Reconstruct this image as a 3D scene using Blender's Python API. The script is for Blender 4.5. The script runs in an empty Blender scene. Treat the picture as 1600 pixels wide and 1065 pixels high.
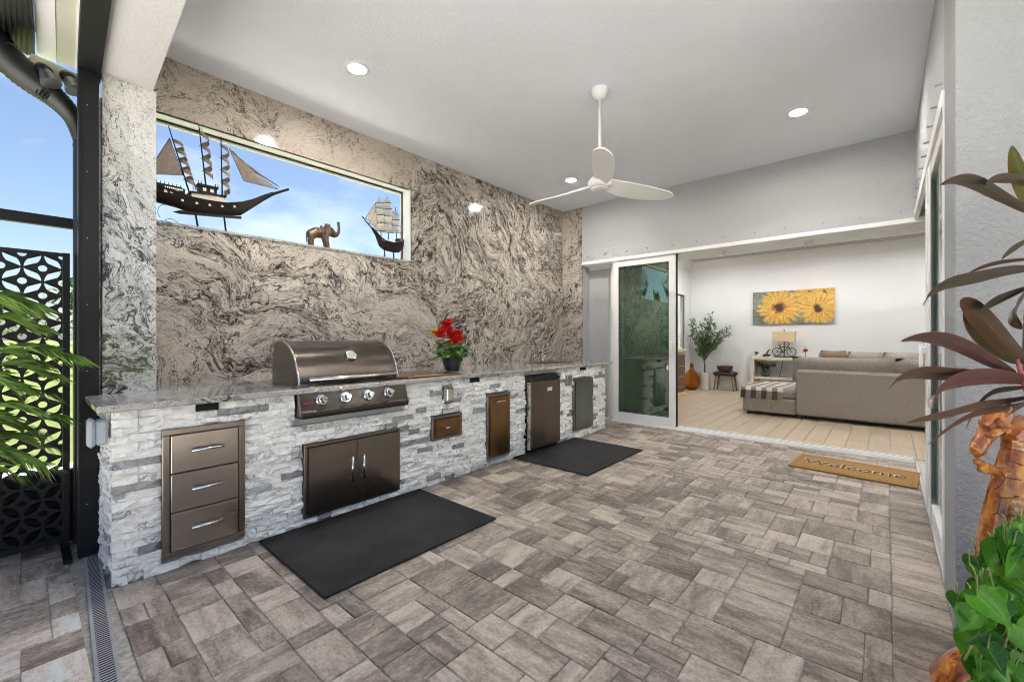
import bpy, bmesh, math, random
from mathutils import Vector, Matrix, noise
R = math.radians
PI = math.pi
rnd = random.Random(11)
sc = bpy.context.scene
COL = sc.collection

# ------------------------------------------------------------------ camera
FPX, CYP, CAMH, YAW = 667.28, 527.59, 1.2502, R(41.155)
cam_d = bpy.data.cameras.new('camera')
cam = bpy.data.objects.new('camera', cam_d)
COL.objects.link(cam)
cam.location = (0, 0, CAMH)
cam.rotation_euler = (R(90), 0, YAW)
cam_d.sensor_width = 36
cam_d.lens = 36 * FPX / 1600
cam_d.shift_y = (CYP - 532.5) / 1600
cam_d.clip_start = 0.03
cam_d.clip_end = 3000
sc.camera = cam

# ------------------------------------------------------------------ sky, sun, exposure
SUN_EL, SUN_AZ = R(76), R(15)          # azimuth measured from +Y towards +X
world = bpy.data.worlds.new('World')
sc.world = world
world.use_nodes = True
wn = world.node_tree
wn.nodes.clear()
def wnode(t, **kw):
    n = wn.nodes.new(t)
    for k, v in kw.items():
        setattr(n, k, v)
    return n
w_out = wnode('ShaderNodeOutputWorld')
w_bg = wnode('ShaderNodeBackground')
w_sky = wnode('ShaderNodeTexSky', sky_type='NISHITA', sun_disc=False, sun_elevation=SUN_EL, sun_rotation=SUN_AZ,
              air_density=1.0, dust_density=1.4, ozone_density=2.0)
w_co = wnode('ShaderNodeTexCoord')
w_map = wnode('ShaderNodeMapping')
w_map.inputs['Scale'].default_value = (1.3, 1.3, 2.6)
w_map.inputs['Location'].default_value = (0.35, 0.2, 0.1)
w_noise = wnode('ShaderNodeTexNoise')
w_noise.inputs['Scale'].default_value = 1.7
w_noise.inputs['Detail'].default_value = 7
w_noise.inputs['Roughness'].default_value = 0.55
w_ramp = wnode('ShaderNodeValToRGB')
w_ramp.color_ramp.elements[0].position = 0.50
w_ramp.color_ramp.elements[1].position = 1.0
w_mix = wnode('ShaderNodeMix', data_type='RGBA')
w_mix.inputs['B'].default_value = (9.5, 9.8, 10.2, 1)
wn.links.new(w_co.outputs['Generated'], w_map.inputs['Vector'])
wn.links.new(w_map.outputs['Vector'], w_noise.inputs['Vector'])
wn.links.new(w_noise.outputs['Fac'], w_ramp.inputs['Fac'])
wn.links.new(w_ramp.outputs['Color'], w_mix.inputs['Factor'])
wn.links.new(w_sky.outputs['Color'], w_mix.inputs['A'])
wn.links.new(w_mix.outputs['Result'], w_bg.inputs['Color'])
w_bg.inputs['Strength'].default_value = 0.05
wn.links.new(w_bg.outputs['Background'], w_out.inputs['Surface'])

sun_d = bpy.data.lights.new('sun', 'SUN')
sun = bpy.data.objects.new('sun', sun_d)
COL.objects.link(sun)
sun_d.energy = 5.0
sun_d.angle = R(0.5)
sun_d.color = (1.0, 0.955, 0.89)
sd = Vector((math.sin(SUN_AZ) * math.cos(SUN_EL), math.cos(SUN_AZ) * math.cos(SUN_EL), math.sin(SUN_EL)))
sun.rotation_euler = (-sd).to_track_quat('-Z', 'Y').to_euler()
sun.location = (0, 0, 30)

sc.view_settings.view_transform = 'Standard'
sc.view_settings.look = 'None'
sc.view_settings.exposure = 2.1
sc.view_settings.gamma = 1
sc.view_settings.use_curve_mapping = False
sc.render.engine = 'CYCLES'
sc.cycles.use_denoising = True
sc.cycles.denoiser = 'OPENIMAGEDENOISE'
sc.cycles.denoising_prefilter = 'ACCURATE'
sc.cycles.filter_width = 1.0
sc.cycles.max_bounces = 18
sc.cycles.diffuse_bounces = 6
sc.cycles.glossy_bounces = 10
sc.cycles.transmission_bounces = 16
sc.cycles.transparent_max_bounces = 24
sc.cycles.sample_clamp_indirect = 6
sc.cycles.caustics_reflective = False
sc.cycles.caustics_refractive = False
LAMP = 430.0            # radiance of a recessed ceiling light
LAMP_IN = 400.0         # and of those in the living room

SX, CX = math.sin(YAW), math.cos(YAW)
def pt(u, v, d):
    """A world point at distance d (metres along the view axis) behind pixel u, v of the photograph."""
    a = (u - 800) / FPX
    return Vector(((-SX + a * CX) * d, (CX + a * SX) * d, CAMH - (v - CYP) / FPX * d))
def px(p):
    d = -SX * p[0] + CX * p[1]
    if d < 0.05:
        return None
    return (800 + (CX * p[0] + SX * p[1]) / d * FPX, CYP - (p[2] - CAMH) / d * FPX, d)

# ------------------------------------------------------------------ materials
M = {}
class NT:
    def __init__(s, name):
        s.m = bpy.data.materials.new(name)
        s.m.use_nodes = True
        s.t = s.m.node_tree
        s.b = s.t.nodes['Principled BSDF']
        M[name] = s.m
    def n(s, typ, inp=None, **kw):
        x = s.t.nodes.new('ShaderNode' + typ)
        for k, v in kw.items():
            setattr(x, k, v)
        for k, v in (inp or {}).items():
            s.set(x, k, v)
        return x
    def set(s, node, k, v):
        if isinstance(v, bpy.types.NodeSocket):
            s.t.links.new(v, node.inputs[k])
        else:
            node.inputs[k].default_value = v
    def p(s, **kw):
        names = dict(col='Base Color', rough='Roughness', metal='Metallic', spec='Specular IOR Level', norm='Normal',
                     emit='Emission Color', estr='Emission Strength', trans='Transmission Weight', ior='IOR', alpha='Alpha',
                     coat='Coat Weight', coatr='Coat Roughness', sss='Subsurface Weight', aniso='Anisotropic', sheen='Sheen Weight')
        for k, v in kw.items():
            if k == 'col' and isinstance(v, (tuple, list)) and len(v) == 3:
                v = (*v, 1)
            if k == 'emit' and isinstance(v, (tuple, list)) and len(v) == 3:
                v = (*v, 1)
            s.set(s.b, names[k], v)
        return s
    def co(s, which='Object'):
        return s.n('TexCoord').outputs[which]
    def mapping(s, vec, loc=(0, 0, 0), rot=(0, 0, 0), scale=(1, 1, 1)):
        return s.n('Mapping', {'Vector': vec, 'Location': loc, 'Rotation': rot, 'Scale': scale}).outputs[0]
    def noise(s, vec, scale, detail=3, rough=0.5, dist=0.0, color=False):
        x = s.n('TexNoise', {'Scale': scale, 'Detail': detail, 'Roughness': rough, 'Distortion': dist})
        if vec is not None:
            s.set(x, 'Vector', vec)
        return x.outputs['Color' if color else 'Fac']
    def voro(s, vec, scale, feature='F1', out='Distance', rand=1.0):
        return s.n('TexVoronoi', {'Vector': vec, 'Scale': scale, 'Randomness': rand}, feature=feature).outputs[out]
    def math(s, op, a, b=0.0, c=None, clamp=False):
        x = s.n('Math', operation=op, use_clamp=clamp)
        s.set(x, 0, a); s.set(x, 1, b)
        if c is not None:
            s.set(x, 2, c)
        return x.outputs[0]
    def vmath(s, op, a, b=None, scale=None):
        x = s.n('VectorMath', operation=op)
        s.set(x, 0, a)
        if b is not None:
            s.set(x, 1, b)
        if scale is not None:
            s.set(x, 'Scale', scale)
        return x.outputs['Value' if op in ('LENGTH', 'DOT_PRODUCT') else 'Vector']
    def ramp(s, fac, stops, interp='LINEAR'):
        x = s.n('ValToRGB', {'Fac': fac})
        r = x.color_ramp
        r.interpolation = interp
        while len(r.elements) < len(stops):
            r.elements.new(0.5)
        for e, (pos, c) in zip(r.elements, stops):
            e.position = pos
            e.color = (*c, 1) if isinstance(c, (tuple, list)) else (c, c, c, 1)
        return x.outputs['Color']
    def mix(s, fac, a, b, blend='MIX'):
        x = s.n('Mix', data_type='RGBA', blend_type=blend)
        s.set(x, 'Factor', fac)
        for k, v in (('A', a), ('B', b)):
            if isinstance(v, (tuple, list)) and len(v) == 3:
                v = (*v, 1)
            s.set(x, k, v)
        return x.outputs['Result']
    def bump(s, h, strength=0.3, dist=0.01):
        return s.n('Bump', {'Height': h, 'Strength': strength, 'Distance': dist}).outputs['Normal']
    def rand(s):
        """A number for this object, and for each separate island of a joined mesh."""
        o = s.n('ObjectInfo').outputs['Random']
        i = s.n('NewGeometry').outputs['Random Per Island']
        return s.math('FRACT', s.math('ADD', o, i))

def plain(name, col, rough=0.5, metal=0.0, var=0.12, scale=6, bump=0.0, bscale=150, bdist=0.004, **kw):
    t = NT(name)
    co = t.co()
    n = t.noise(co, scale, 5, 0.6)
    lo = tuple(c * (1 - var) for c in col)
    hi = tuple(min(1, c * (1 + var)) for c in col)
    t.p(col=t.ramp(n, [(0.3, lo), (0.7, hi)]), rough=rough, metal=metal, **kw)
    if bump:
        t.p(norm=t.bump(t.noise(co, bscale, 4, 0.6), bump, bdist))
    return M[name]

def stucco(name, col, bscale=38, strength=0.5):
    t = NT(name)
    co = t.co()
    n = t.noise(co, 1.3, 4, 0.6)
    t.p(col=t.ramp(n, [(0.3, tuple(c * .95 for c in col)), (0.7, col)]), rough=0.75)
    h1 = t.noise(co, bscale, 3, 0.55, 0.6)
    h = t.ramp(h1, [(0.42, 0.0), (0.58, 1.0)])
    h2 = t.noise(co, bscale * 4, 2)
    t.p(norm=t.bump(t.math('ADD', h, t.math('MULTIPLY', h2, 0.35)), strength, 0.006))
stucco('stucco_wall', (.47, .475, .49), 42, 0.55)
stucco('stucco_ceiling', (.80, .835, .90), 62, 0.26)
stucco('stucco_corner', (.32, .325, .335), 42, .5)  # same paint as the other walls, darkened to offset stronger daylight here
stucco('stucco_beam', (.66, .655, .66), 60, 0.25)
plain('interior_wall', (.76, .77, .79), 0.8, var=.02, scale=1.5, bump=.08, bscale=120)
plain('interior_grey', (.40, .40, .41), 0.8, var=.02)
plain('interior_white', (.80, .80, .80), 0.6, var=.02)
plain('white_vinyl', (.82, .82, .82), 0.35, var=.015, scale=3)
plain('track_grey', (.55, .56, .57), 0.4, var=.06)
plain('fan_white', (.80, .80, .81), 0.4, var=.02)
plain('black_aluminium', (.008, .008, .009), 0.5, var=.15, bump=.05, bscale=300, spec=.3)
plain('black_rubber', (.008, .008, .0095), 0.9, var=.45, scale=14, bump=.6, bscale=260, bdist=.003, spec=.25)
plain('black_plastic', (.012, .012, .013), 0.4)
plain('dark_void', (.004, .004, .004), 0.9)
plain('grey_plastic', (.42, .46, .50), 0.5)
plain('chrome', (.80, .79, .77), 0.12, 1.0, var=.04)
plain('grey_metal', (.36, .37, .38), 0.45, 1.0)
plain('dark_metal', (.05, .045, .04), 0.4, 0.8)
plain('drain_grey', (.33, .33, .34), 0.55)
plain('groove_brown', (.05, .014, .005), .4)
plain('mortar', (.55, .53, .50), 0.9, bump=.4, bscale=90)
plain('joint_sand', (.36, .33, .29), 0.95, var=.4, scale=40, bump=.6, bscale=300)
plain('ship_wood', (.007, .0035, .003), 0.6, var=.6, scale=30, spec=.2)
plain('ship_dark', (.006, .005, .005), 0.6, var=.3, spec=.2)
plain('ship_cloth', (.24, .19, .17), 0.85, var=.15, scale=40)
plain('ship_cloth_pale', (.42, .38, .32), 0.85, var=.15, scale=40)
plain('ivory', (.62, .56, .46), 0.6)
plain('cream_paint', (.66, .61, .50), 0.5, var=.04)
plain('lamp_fabric', (.66, .54, .36), 0.8, var=.05, bump=.1)
plain('cushion_brown', (.20, .135, .09), 0.95, var=.25, scale=60, bump=.4, bscale=300)
plain('dark_weave', (.03, .025, .02), 0.9, bump=.5, bscale=200)
plain('pot_cream', (.62, .57, .49), 0.6, var=.06)
plain('pot_navy', (.012, .016, .03), 0.25, var=.2)
plain('soil', (.03, .02, .014), 0.95, bump=.8, bscale=90)
plain('bark', (.11, .085, .06), 0.9, var=.4, scale=30, bump=.5, bscale=80)
plain('stem_pink', (.35, .09, .10), 0.5)
plain('vine_stem', (.22, .28, .07), 0.5)
plain('petal_red', (.62, .012, .010), 0.5, var=.3, scale=30)
plain('petal_orange', (.70, .20, .02), 0.5, var=.3, scale=30)
plain('petal_yellow', (.70, .48, .08), 0.5, var=.2, scale=30)
plain('petal_cream', (.70, .62, .45), 0.6, var=.1)
plain('concrete_walk', (.66, .64, .61), 0.85, var=.1, scale=3)
plain('house_paint', (.62, .60, .54), 0.8, var=.05)
plain('downspout_bronze', (.012, .011, .0105), 0.35, var=.2)
plain('soffit_beige', (.55, .54, .44), 0.6, var=.05)
plain('label_white', (.75, .74, .72), 0.5)
plain('logo_red', (.42, .02, .02), 0.45)
plain('badge_dark', (.03, .028, .026), 0.5)
plain('dial_white', (.72, .72, .70), 0.4)
# ---- stone, paving and timber
def granite(name, base, grey, dark, rot, off, dens=0.0, stretch=3.2, plane='yz', rough=0.10, gsc=1.0):
    """Polished stone with swirling dark veins: noise stretched along the flow and bent by larger noise."""
    t = NT(name)
    co = t.co()
    r = (rot, 0, 0) if plane == 'yz' else ((0, rot, 0) if plane == 'xz' else (0, 0, rot))
    P = t.mapping(co, off, r, (gsc, gsc, gsc))
    w1 = t.vmath('SUBTRACT', t.noise(P, 1.0, 2, 0.5, color=True), (0.5, 0.5, 0.5))
    P1 = t.vmath('ADD', P, t.vmath('SCALE', w1, scale=0.85))
    w2 = t.vmath('SUBTRACT', t.noise(P1, 4.2, 3, 0.6, color=True), (0.5, 0.5, 0.5))
    P2 = t.vmath('ADD', P1, t.vmath('SCALE', w2, scale=0.24))
    w3 = t.vmath('SUBTRACT', t.noise(P2, 17.0, 3, 0.6, color=True), (0.5, 0.5, 0.5))
    P2 = t.vmath('ADD', P2, t.vmath('SCALE', w3, scale=0.045))
    S = {'yz': (1, 1, stretch), 'xz': (1, 1, stretch), 'xy': (stretch, 1, 1)}[plane]
    P3 = t.mapping(P2, scale=S)
    # slow bands: where the stone is crowded and where it is bare
    band = t.noise(P3, 0.62, 4, 0.6)
    gate = t.ramp(t.math('ADD', t.math('MULTIPLY', band, .8), t.math('MULTIPLY', t.noise(t.mapping(P1, scale=(1, 1, 1.5)), 1.9, 3, .5), .2)), [(0.42 - dens, 0.03), (0.545 - dens, 0.42), (0.66 - dens, 1.0)])
    frag = t.noise(P2, 26.0, 4, 0.65)                  # breaks the veins into short strokes
    brk = t.ramp(frag, [(0.33, 0.15), (0.48, 1.0)])
    def veins(sc_, thick, gain, seed):
        v = t.noise(t.vmath('ADD', P3, (seed, seed * .7, seed * 1.3)), sc_, 8, 0.62, 0.25)
        ridge = t.math('ABSOLUTE', t.math('SUBTRACT', v, 0.5))
        th = t.math('ADD', t.math('MULTIPLY', gate, thick), 0.002)
        m = t.math('MULTIPLY', t.math('SUBTRACT', 1.0, t.math('DIVIDE', ridge, th), clamp=True), 1.7, clamp=True)
        return t.math('MULTIPLY', t.math('MULTIPLY', m, brk), gain)
    vein = veins(2.6, .031, .93, 0.0)
    vein2 = veins(5.6, .031, .84, 3.1)
    vein3 = veins(12.0, .036, .66, 6.7)
    # a few heavy, nearly black veins
    hv = t.noise(t.vmath('ADD', P2, (9.1, 4.4, 2.2)), 1.25, 4, 0.55)
    heavy = t.math('MULTIPLY', t.ramp(t.math('ABSOLUTE', t.math('SUBTRACT', hv, 0.5)), [(0.006, 1.0), (0.016, 0.0)]),
                   t.ramp(t.noise(P1, 1.7, 2), [(0.60, 0.0), (0.66, 1.0)]))
    # broad brown grey clouding in the crowded zones
    cloud = t.noise(P3, 2.4, 8, 0.66)
    shade = t.math('MULTIPLY', t.ramp(cloud, [(0.42, 0.0), (0.66, 1.0)]), t.math('ADD', .25, t.math('MULTIPLY', gate, .75)))
    speck = t.ramp(t.noise(co, 52 * gsc, 6, 0.8), [(0.575, 0.0), (0.635, 1.0)])
    grain = t.noise(co, 190 * gsc, 3, 0.7)
    c = t.mix(t.ramp(t.noise(P1, 1.4, 4), [(0.35, 0.0), (0.65, 1.0)]), base, tuple(min(1, b * 1.14) for b in base))
    c = t.mix(t.math('MULTIPLY', shade, 0.80), c, grey)
    c = t.mix(vein3, c, tuple(d * 2.6 for d in dark))
    c = t.mix(vein2, c, tuple(d * 1.5 for d in dark))
    c = t.mix(vein, c, dark)
    c = t.mix(heavy, c, tuple(d * .35 for d in dark))
    c = t.mix(t.math('MULTIPLY', speck, t.math('ADD', 0.55, t.math('MULTIPLY', gate, 0.25))), c, tuple(d * 1.6 for d in dark))
    c = t.mix(0.75, c, t.ramp(grain, [(0.30, 0.62), (0.60, 1.0)]), 'MULTIPLY')
    t.p(col=c, rough=rough, spec=0.5)
CREAM, GREYB, DARKV = (.605, .54, .48), (.23, .20, .18), (.022, .016, .013)
granite('granite_swirl', CREAM, GREYB, DARKV, R(18), (1.3, .2, .4), .09, 4.0)
granite('granite_upper', (.52, .45, .385), (.27, .21, .17), (.05, .036, .028), R(-28), (4.1, 2.2, .9), -.05, 2.0)
granite('granite_sweep', CREAM, GREYB, DARKV, R(-38), (7.7, 3.1, 2.4), .10, 4.4)
granite('granite_mirror', CREAM, GREYB, DARKV, R(48), (2.9, 6.4, 1.7), .12, 4.2)
granite('granite_return', CREAM, GREYB, DARKV, R(40), (9.2, 1.4, 3.3), .07, 3.6, 'xz')
granite('granite_pillar', (.72, .71, .69), (.30, .29, .28), (.030, .028, .027), R(65), (5.3, 8.4, 2.2), .055, 2.6)  # the wall's stone, base made paler and cooler to stand in for daylight
granite('granite_top', (.50, .48, .46), (.24, .225, .21), (.05, .045, .042), R(8), (3.1, 1.7, .3), .0, 4.5, 'xy', .07)

def stone_mat():
    t = NT('split_marble')
    co = t.co()
    r = t.rand()
    P = t.vmath('ADD', co, t.vmath('SCALE', t.n('CombineXYZ', {0: r, 1: t.math('MULTIPLY', r, 3.7), 2: t.math('MULTIPLY', r, 7.1)}).outputs[0], scale=23.0))
    tone = t.ramp(r, [(0.0, (.86, .84, .81)), (.55, (.94, .92, .89)), (.80, (.84, .82, .79)), (.89, (.40, .395, .39)), (1.0, (.26, .255, .25))])
    w = t.vmath('SUBTRACT', t.noise(P, 6, 3, color=True), (.5, .5, .5))
    P1 = t.vmath('ADD', P, t.vmath('SCALE', w, scale=.12))
    v = t.noise(P1, 13, 7, .62)
    ridge = t.math('ABSOLUTE', t.math('SUBTRACT', v, .5))
    gate = t.ramp(t.noise(P, 4.5, 3), [(.42, 0.0), (.62, 1.0)])
    some = t.ramp(t.math('FRACT', t.math('MULTIPLY', r, 13.7)), [(.50, .12), (.66, 1.0)])
    gate = t.math('MULTIPLY', gate, some)
    vein = t.math('MULTIPLY', t.ramp(ridge, [(0.0, 1.0), (.045, 0.0)]), gate)
    smoke = t.math('MULTIPLY', t.ramp(t.noise(P1, 9, 5, .6), [(.5, 0.0), (.75, 1.0)]), gate)
    c = t.mix(t.math('MULTIPLY', smoke, .36), tone, (.36, .36, .375))
    c = t.mix(t.math('MULTIPLY', vein, .8), c, (.10, .10, .11))
    h = t.math('ADD', t.voro(t.vmath('ADD', co, t.vmath('SCALE', w, scale=.03)), 34), t.math('MULTIPLY', t.noise(co, 70, 5, .65), .8))
    t.p(col=c, rough=.62, norm=t.bump(h, .5, .012))
stone_mat()

def paver_mat(nm='paver_concrete', k=1.0):
    t = NT(nm)
    uv = t.n('UVMap').outputs[0]
    r = t.rand()
    r2 = t.math('FRACT', t.math('MULTIPLY', r, 17.31))
    off = t.n('CombineXYZ', {0: t.math('MULTIPLY', r, 91.0), 1: t.math('MULTIPLY', r2, 57.0), 2: r}).outputs[0]
    P = t.vmath('ADD', uv, off)
    streak = t.noise(t.mapping(P, scale=(2.4, 9, 1)), 1.0, 3, .5, .6)
    patch = t.noise(t.mapping(P, scale=(8, 25, 1)), 1.0, 9, .80)
    fine = t.noise(P, 60, 5, .7)
    tone = t.math('ADD', t.math('MULTIPLY', streak, .75), t.math('MULTIPLY', t.math('SUBTRACT', r2, .5), .29))
    tone = t.math('ADD', tone, t.math('MULTIPLY', t.math('SUBTRACT', patch, .5), 1.05))
    tone = t.math('ADD', tone, t.math('MULTIPLY', t.math('SUBTRACT', fine, .5), .55))
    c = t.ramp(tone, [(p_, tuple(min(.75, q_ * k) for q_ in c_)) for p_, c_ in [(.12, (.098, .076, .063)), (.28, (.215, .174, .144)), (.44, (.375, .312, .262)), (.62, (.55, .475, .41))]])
    grit = t.noise(P, 240, 3, .7)
    pits = t.ramp(t.noise(P, 75, 4, .75), [(.32, 0.0), (.42, 1.0)])
    c = t.mix(.55, c, t.ramp(grit, [(.30, .62), (.70, 1.0)]), 'MULTIPLY')
    c = t.mix(t.math('MULTIPLY', t.ramp(t.noise(P, 130, 2, .6), [(.66, 0.0), (.72, 1.0)]), .45), c, (.55, .50, .45))
    h = t.math('ADD', t.math('MULTIPLY', pits, .6), t.math('ADD', t.math('MULTIPLY', grit, .5), t.math('MULTIPLY', patch, .8)))
    t.p(col=c, rough=t.ramp(patch, [(.3, .42), (.7, .66)]), norm=t.bump(h, .7, .004))
paver_mat()
paver_mat('paver_daylit', 1.75)      # the same paving, colour lightened to stand in for daylight outside the roof

def plank_mat():
    t = NT('plank_tile')
    uv = t.n('UVMap').outputs[0]
    r = t.rand()
    P = t.vmath('ADD', uv, t.n('CombineXYZ', {0: t.math('MULTIPLY', r, 71.0), 1: t.math('MULTIPLY', r, 33.0), 2: r}).outputs[0])
    g = t.noise(t.mapping(P, scale=(1.6, 20, 1)), 1.0, 5, .6, .4)
    c = t.ramp(g, [(.3, (.48, .385, .275)), (.55, (.53, .435, .32)), (.75, (.57, .475, .36))])
    c = t.mix(.5, c, t.ramp(r, [(0, .86), (1, 1.0)]), 'MULTIPLY')
    t.p(col=c, rough=.42, norm=t.bump(g, .12, .003))
plank_mat()

def steel(name, col, rough, axis='z', streak=.18):
    """Brushed stainless steel, the brushing along one axis."""
    t = NT(name)
    co = t.co()
    s = {'z': (260, 260, 3), 'y': (260, 3, 260), 'x': (3, 260, 260)}[axis]
    g = t.noise(t.mapping(co, scale=tuple(k * (3.2 if k > 9 else .5) for k in s)), 1.0, 2, .5)
    big = t.noise(t.mapping(co, scale=(1.3, 1.3, 1.3)), 1.0, 1, .4)
    c = t.ramp(g, [(.3, tuple(k * (1 - streak * .12) for k in col)), (.7, col)])
    rr = t.math('ADD', rough - .02, t.math('MULTIPLY', big, .06))
    up = t.noise(t.mapping(co, scale=(5, 5, .35)), 1.0, 2, .5)
    t.p(col=c, metal=1.0, rough=rr, norm=t.bump(up, .10, .05), aniso=.75)
    tg = t.n('Tangent', direction_type='RADIAL', axis='Z')
    t.set(t.b, 'Tangent', tg.outputs[0])
    t.set(t.b, 'Anisotropic Rotation', 0.0 if axis == 'y' else .25)
steel('steel_front', (.26, .225, .20), .27, 'y')
steel('steel_drawer', (.37, .33, .30), .27, 'y')
steel('steel_frame', (.26, .225, .20), .30, 'y')
steel('steel_bronze', (.25, .145, .07), .22, 'z')
steel('steel_green', (.22, .24, .215), .28, 'z')
steel('steel_hood', (.125, .105, .092), .25, 'y')
steel('steel_side', (.26, .235, .215), .33, 'z')
steel('steel_fridge', (.16, .13, .11), .30, 'z')
steel('steel_bright', (.72, .69, .65), .18, 'y', .08)
steel('copper_lid', (.42, .25, .14), .18, 'y')

def glass_mat(name, col, ior=1.45):
    t = NT(name)
    t.p(col=(*col, 1), rough=0.0, trans=1.0, ior=ior)
def pane_mat(name, tint, base, edge=.95):
    """Thin window glass: lets light straight through, mirrors more the flatter it is seen."""
    t = NT(name)
    f = t.n('LayerWeight', {'Blend': .5}).outputs['Facing']
    k = t.math('ADD', base, t.math('MULTIPLY', t.math('POWER', f, 5.0), edge - base), clamp=True)
    tr = t.n('BsdfTransparent', {'Color': (*tint, 1)})
    gl = t.n('BsdfGlossy', {'Color': (.95, .97, .96, 1), 'Roughness': .003})
    mx = t.n('MixShader', {0: k})
    t.t.links.new(tr.outputs[0], mx.inputs[1]); t.t.links.new(gl.outputs[0], mx.inputs[2])
    t.t.links.new(mx.outputs[0], t.t.nodes['Material Output'].inputs['Surface'])
pane_mat('door_glass', (.62, .72, .65), .16)
pane_mat('side_glass', (.93, .96, .95), .05, .8)
glass_mat('amber_glass', (.78, .40, .10))
glass_mat('green_glass', (.45, .62, .15))
glass_mat('vase_glass', (.80, .92, .88))

def leaf_mat(name, lo, hi, edge=None, rough=.42, sc_=9, stripe=0.0, trans=.12):
    t = NT(name)
    uv = t.n('UVMap').outputs[0]
    co = t.co()
    r = t.rand()
    n = t.noise(co, sc_, 4, .6)
    f = t.math('ADD', t.math('MULTIPLY', n, .55), t.math('MULTIPLY', r, .5))
    c = t.ramp(f, [(.20, lo), (.80, hi)])
    sx = t.n('SeparateXYZ', {0: uv})
    side = t.math('ABSOLUTE', t.math('SUBTRACT', sx.outputs[0], .5))
    if edge:
        c = t.mix(t.ramp(side, [(.40, 0.0), (.49, 1.0)]), c, edge)
    mid = t.ramp(side, [(0.0, 1.0), (.045, 0.0)])
    c = t.mix(t.math('MULTIPLY', mid, .35), c, tuple(min(1, h * 1.9) for h in hi))
    v = t.n('TexWave', {'Vector': t.mapping(uv, scale=(1, 1, 1)), 'Scale': 9.0, 'Distortion': 1.0}, wave_type='BANDS', bands_direction='X' if stripe else 'DIAGONAL').outputs['Fac']
    t.p(col=c, rough=rough, norm=t.bump(t.math('ADD', v, t.math('MULTIPLY', mid, -1.2)), .30 if stripe else .10, .004), spec=.36)
    t.p(sss=0.0)
    # light through the leaf
    tr = t.n('BsdfTranslucent', {'Color': c})
    mx = t.n('MixShader', {0: trans})
    out = t.t.nodes['Material Output']
    t.t.links.new(t.b.outputs[0], mx.inputs[1]); t.t.links.new(tr.outputs[0], mx.inputs[2]); t.t.links.new(mx.outputs[0], out.inputs['Surface'])
leaf_mat('leaf_pothos', (.018, .085, .008), (.11, .32, .03), rough=.24, trans=.15)
leaf_mat('leaf_lime', (.09, .24, .02), (.22, .38, .03), rough=.35, trans=.25)
leaf_mat('leaf_cordyline', (.020, .025, .008), (.080, .040, .017), (.15, .035, .022), rough=.30, stripe=1)
leaf_mat('leaf_cordyline_green', (.03, .038, .010), (.085, .095, .018), (.20, .035, .02), rough=.27, stripe=1)
leaf_mat('leaf_cordyline_red', (.035, .020, .010), (.115, .028, .020), (.17, .035, .026), rough=.30, stripe=1)
leaf_mat('leaf_palm', (.05, .13, .015), (.17, .28, .04), rough=.4, stripe=1, trans=.2)
leaf_mat('leaf_olive', (.05, .10, .03), (.18, .26, .11), rough=.5)
leaf_mat('leaf_begonia', (.02, .09, .012), (.07, .20, .03), rough=.35)
leaf_mat('leaf_tree', (.03, .065, .016), (.075, .13, .035), rough=.55)

def wood_mat(name, lo, mid, hi, rough=.2, sc_=6, coat=.6):
    t = NT(name)
    co = t.co()
    w = t.vmath('SUBTRACT', t.noise(co, sc_, 3, color=True), (.5, .5, .5))
    P = t.vmath('ADD', co, t.vmath('SCALE', w, scale=.25))
    g = t.noise(t.mapping(P, scale=(30, 30, 7)), 1.0, 5, .6, .5)
    c = t.ramp(g, [(.30, lo), (.50, mid), (.68, hi)])
    t.p(col=c, rough=rough, coat=coat, coatr=.08, norm=t.bump(g, .12, .004))
wood_mat('carved_wood', (.085, .014, .003), (.34, .085, .008), (.62, .26, .025), .17, 3.5, .9)
wood_mat('elephant_wood', (.03, .014, .008), (.075, .036, .018), (.13, .062, .034), .35, 12, .3)
wood_mat('dark_wood', (.05, .025, .014), (.10, .05, .028), (.15, .08, .045), .4, 5, .2)
wood_mat('leg_wood', (.16, .085, .04), (.24, .13, .065), (.30, .17, .09), .45, 5, .1)
wood_mat('gold_wood', (.45, .28, .11), (.58, .38, .17), (.66, .46, .22), .45, 5, .1)

def fabric_mat(name, lo, hi, sc_=420):
    t = NT(name)
    co = t.co()
    n = t.noise(co, 60, 5, .7)
    w = t.noise(co, sc_, 2, .5)
    f = t.math('ADD', t.math('MULTIPLY', n, .6), t.math('MULTIPLY', w, .4))
    t.p(col=t.ramp(f, [(.36, lo), (.62, hi)]), rough=.95, norm=t.bump(f, .35, .004), sheen=.25)
fabric_mat('sofa_fabric', (.17, .146, .128), (.41, .36, .32))

def coir_mat():
    t = NT('coir')
    co = t.co()
    n = t.noise(co, 300, 3, .7)
    t.p(col=t.ramp(n, [(.3, (.22, .11, .025)), (.7, (.42, .24, .07))]), rough=.95, norm=t.bump(n, .9, .006))
coir_mat()
plain('coir_dark', (.24, .115, .025), .95, bump=.6, bscale=300)
plain('mat_black', (.02, .018, .015), .9)
plain('mat_white', (.66, .60, .50), .9)

def plaid_mat():
    t = NT('plaid_wool')
    uv = t.n('UVMap').outputs[0]
    sx = t.n('SeparateXYZ', {0: uv})
    a = t.math('LESS_THAN', t.math('FRACT', t.math('MULTIPLY', sx.outputs[0], 4.0)), .5)
    b = t.math('LESS_THAN', t.math('FRACT', t.math('MULTIPLY', sx.outputs[1], 5.0)), .5)
    s = t.math('MULTIPLY', t.math('ADD', a, b), .5)
    c = t.ramp(s, [(0.0, (.70, .67, .63)), (.34, (.27, .21, .18)), (.67, (.065, .045, .038))], 'CONSTANT')
    t.p(col=c, rough=.95, norm=t.bump(t.noise(t.co(), 300, 2), .4, .004), sheen=.3)
plaid_mat()

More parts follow.
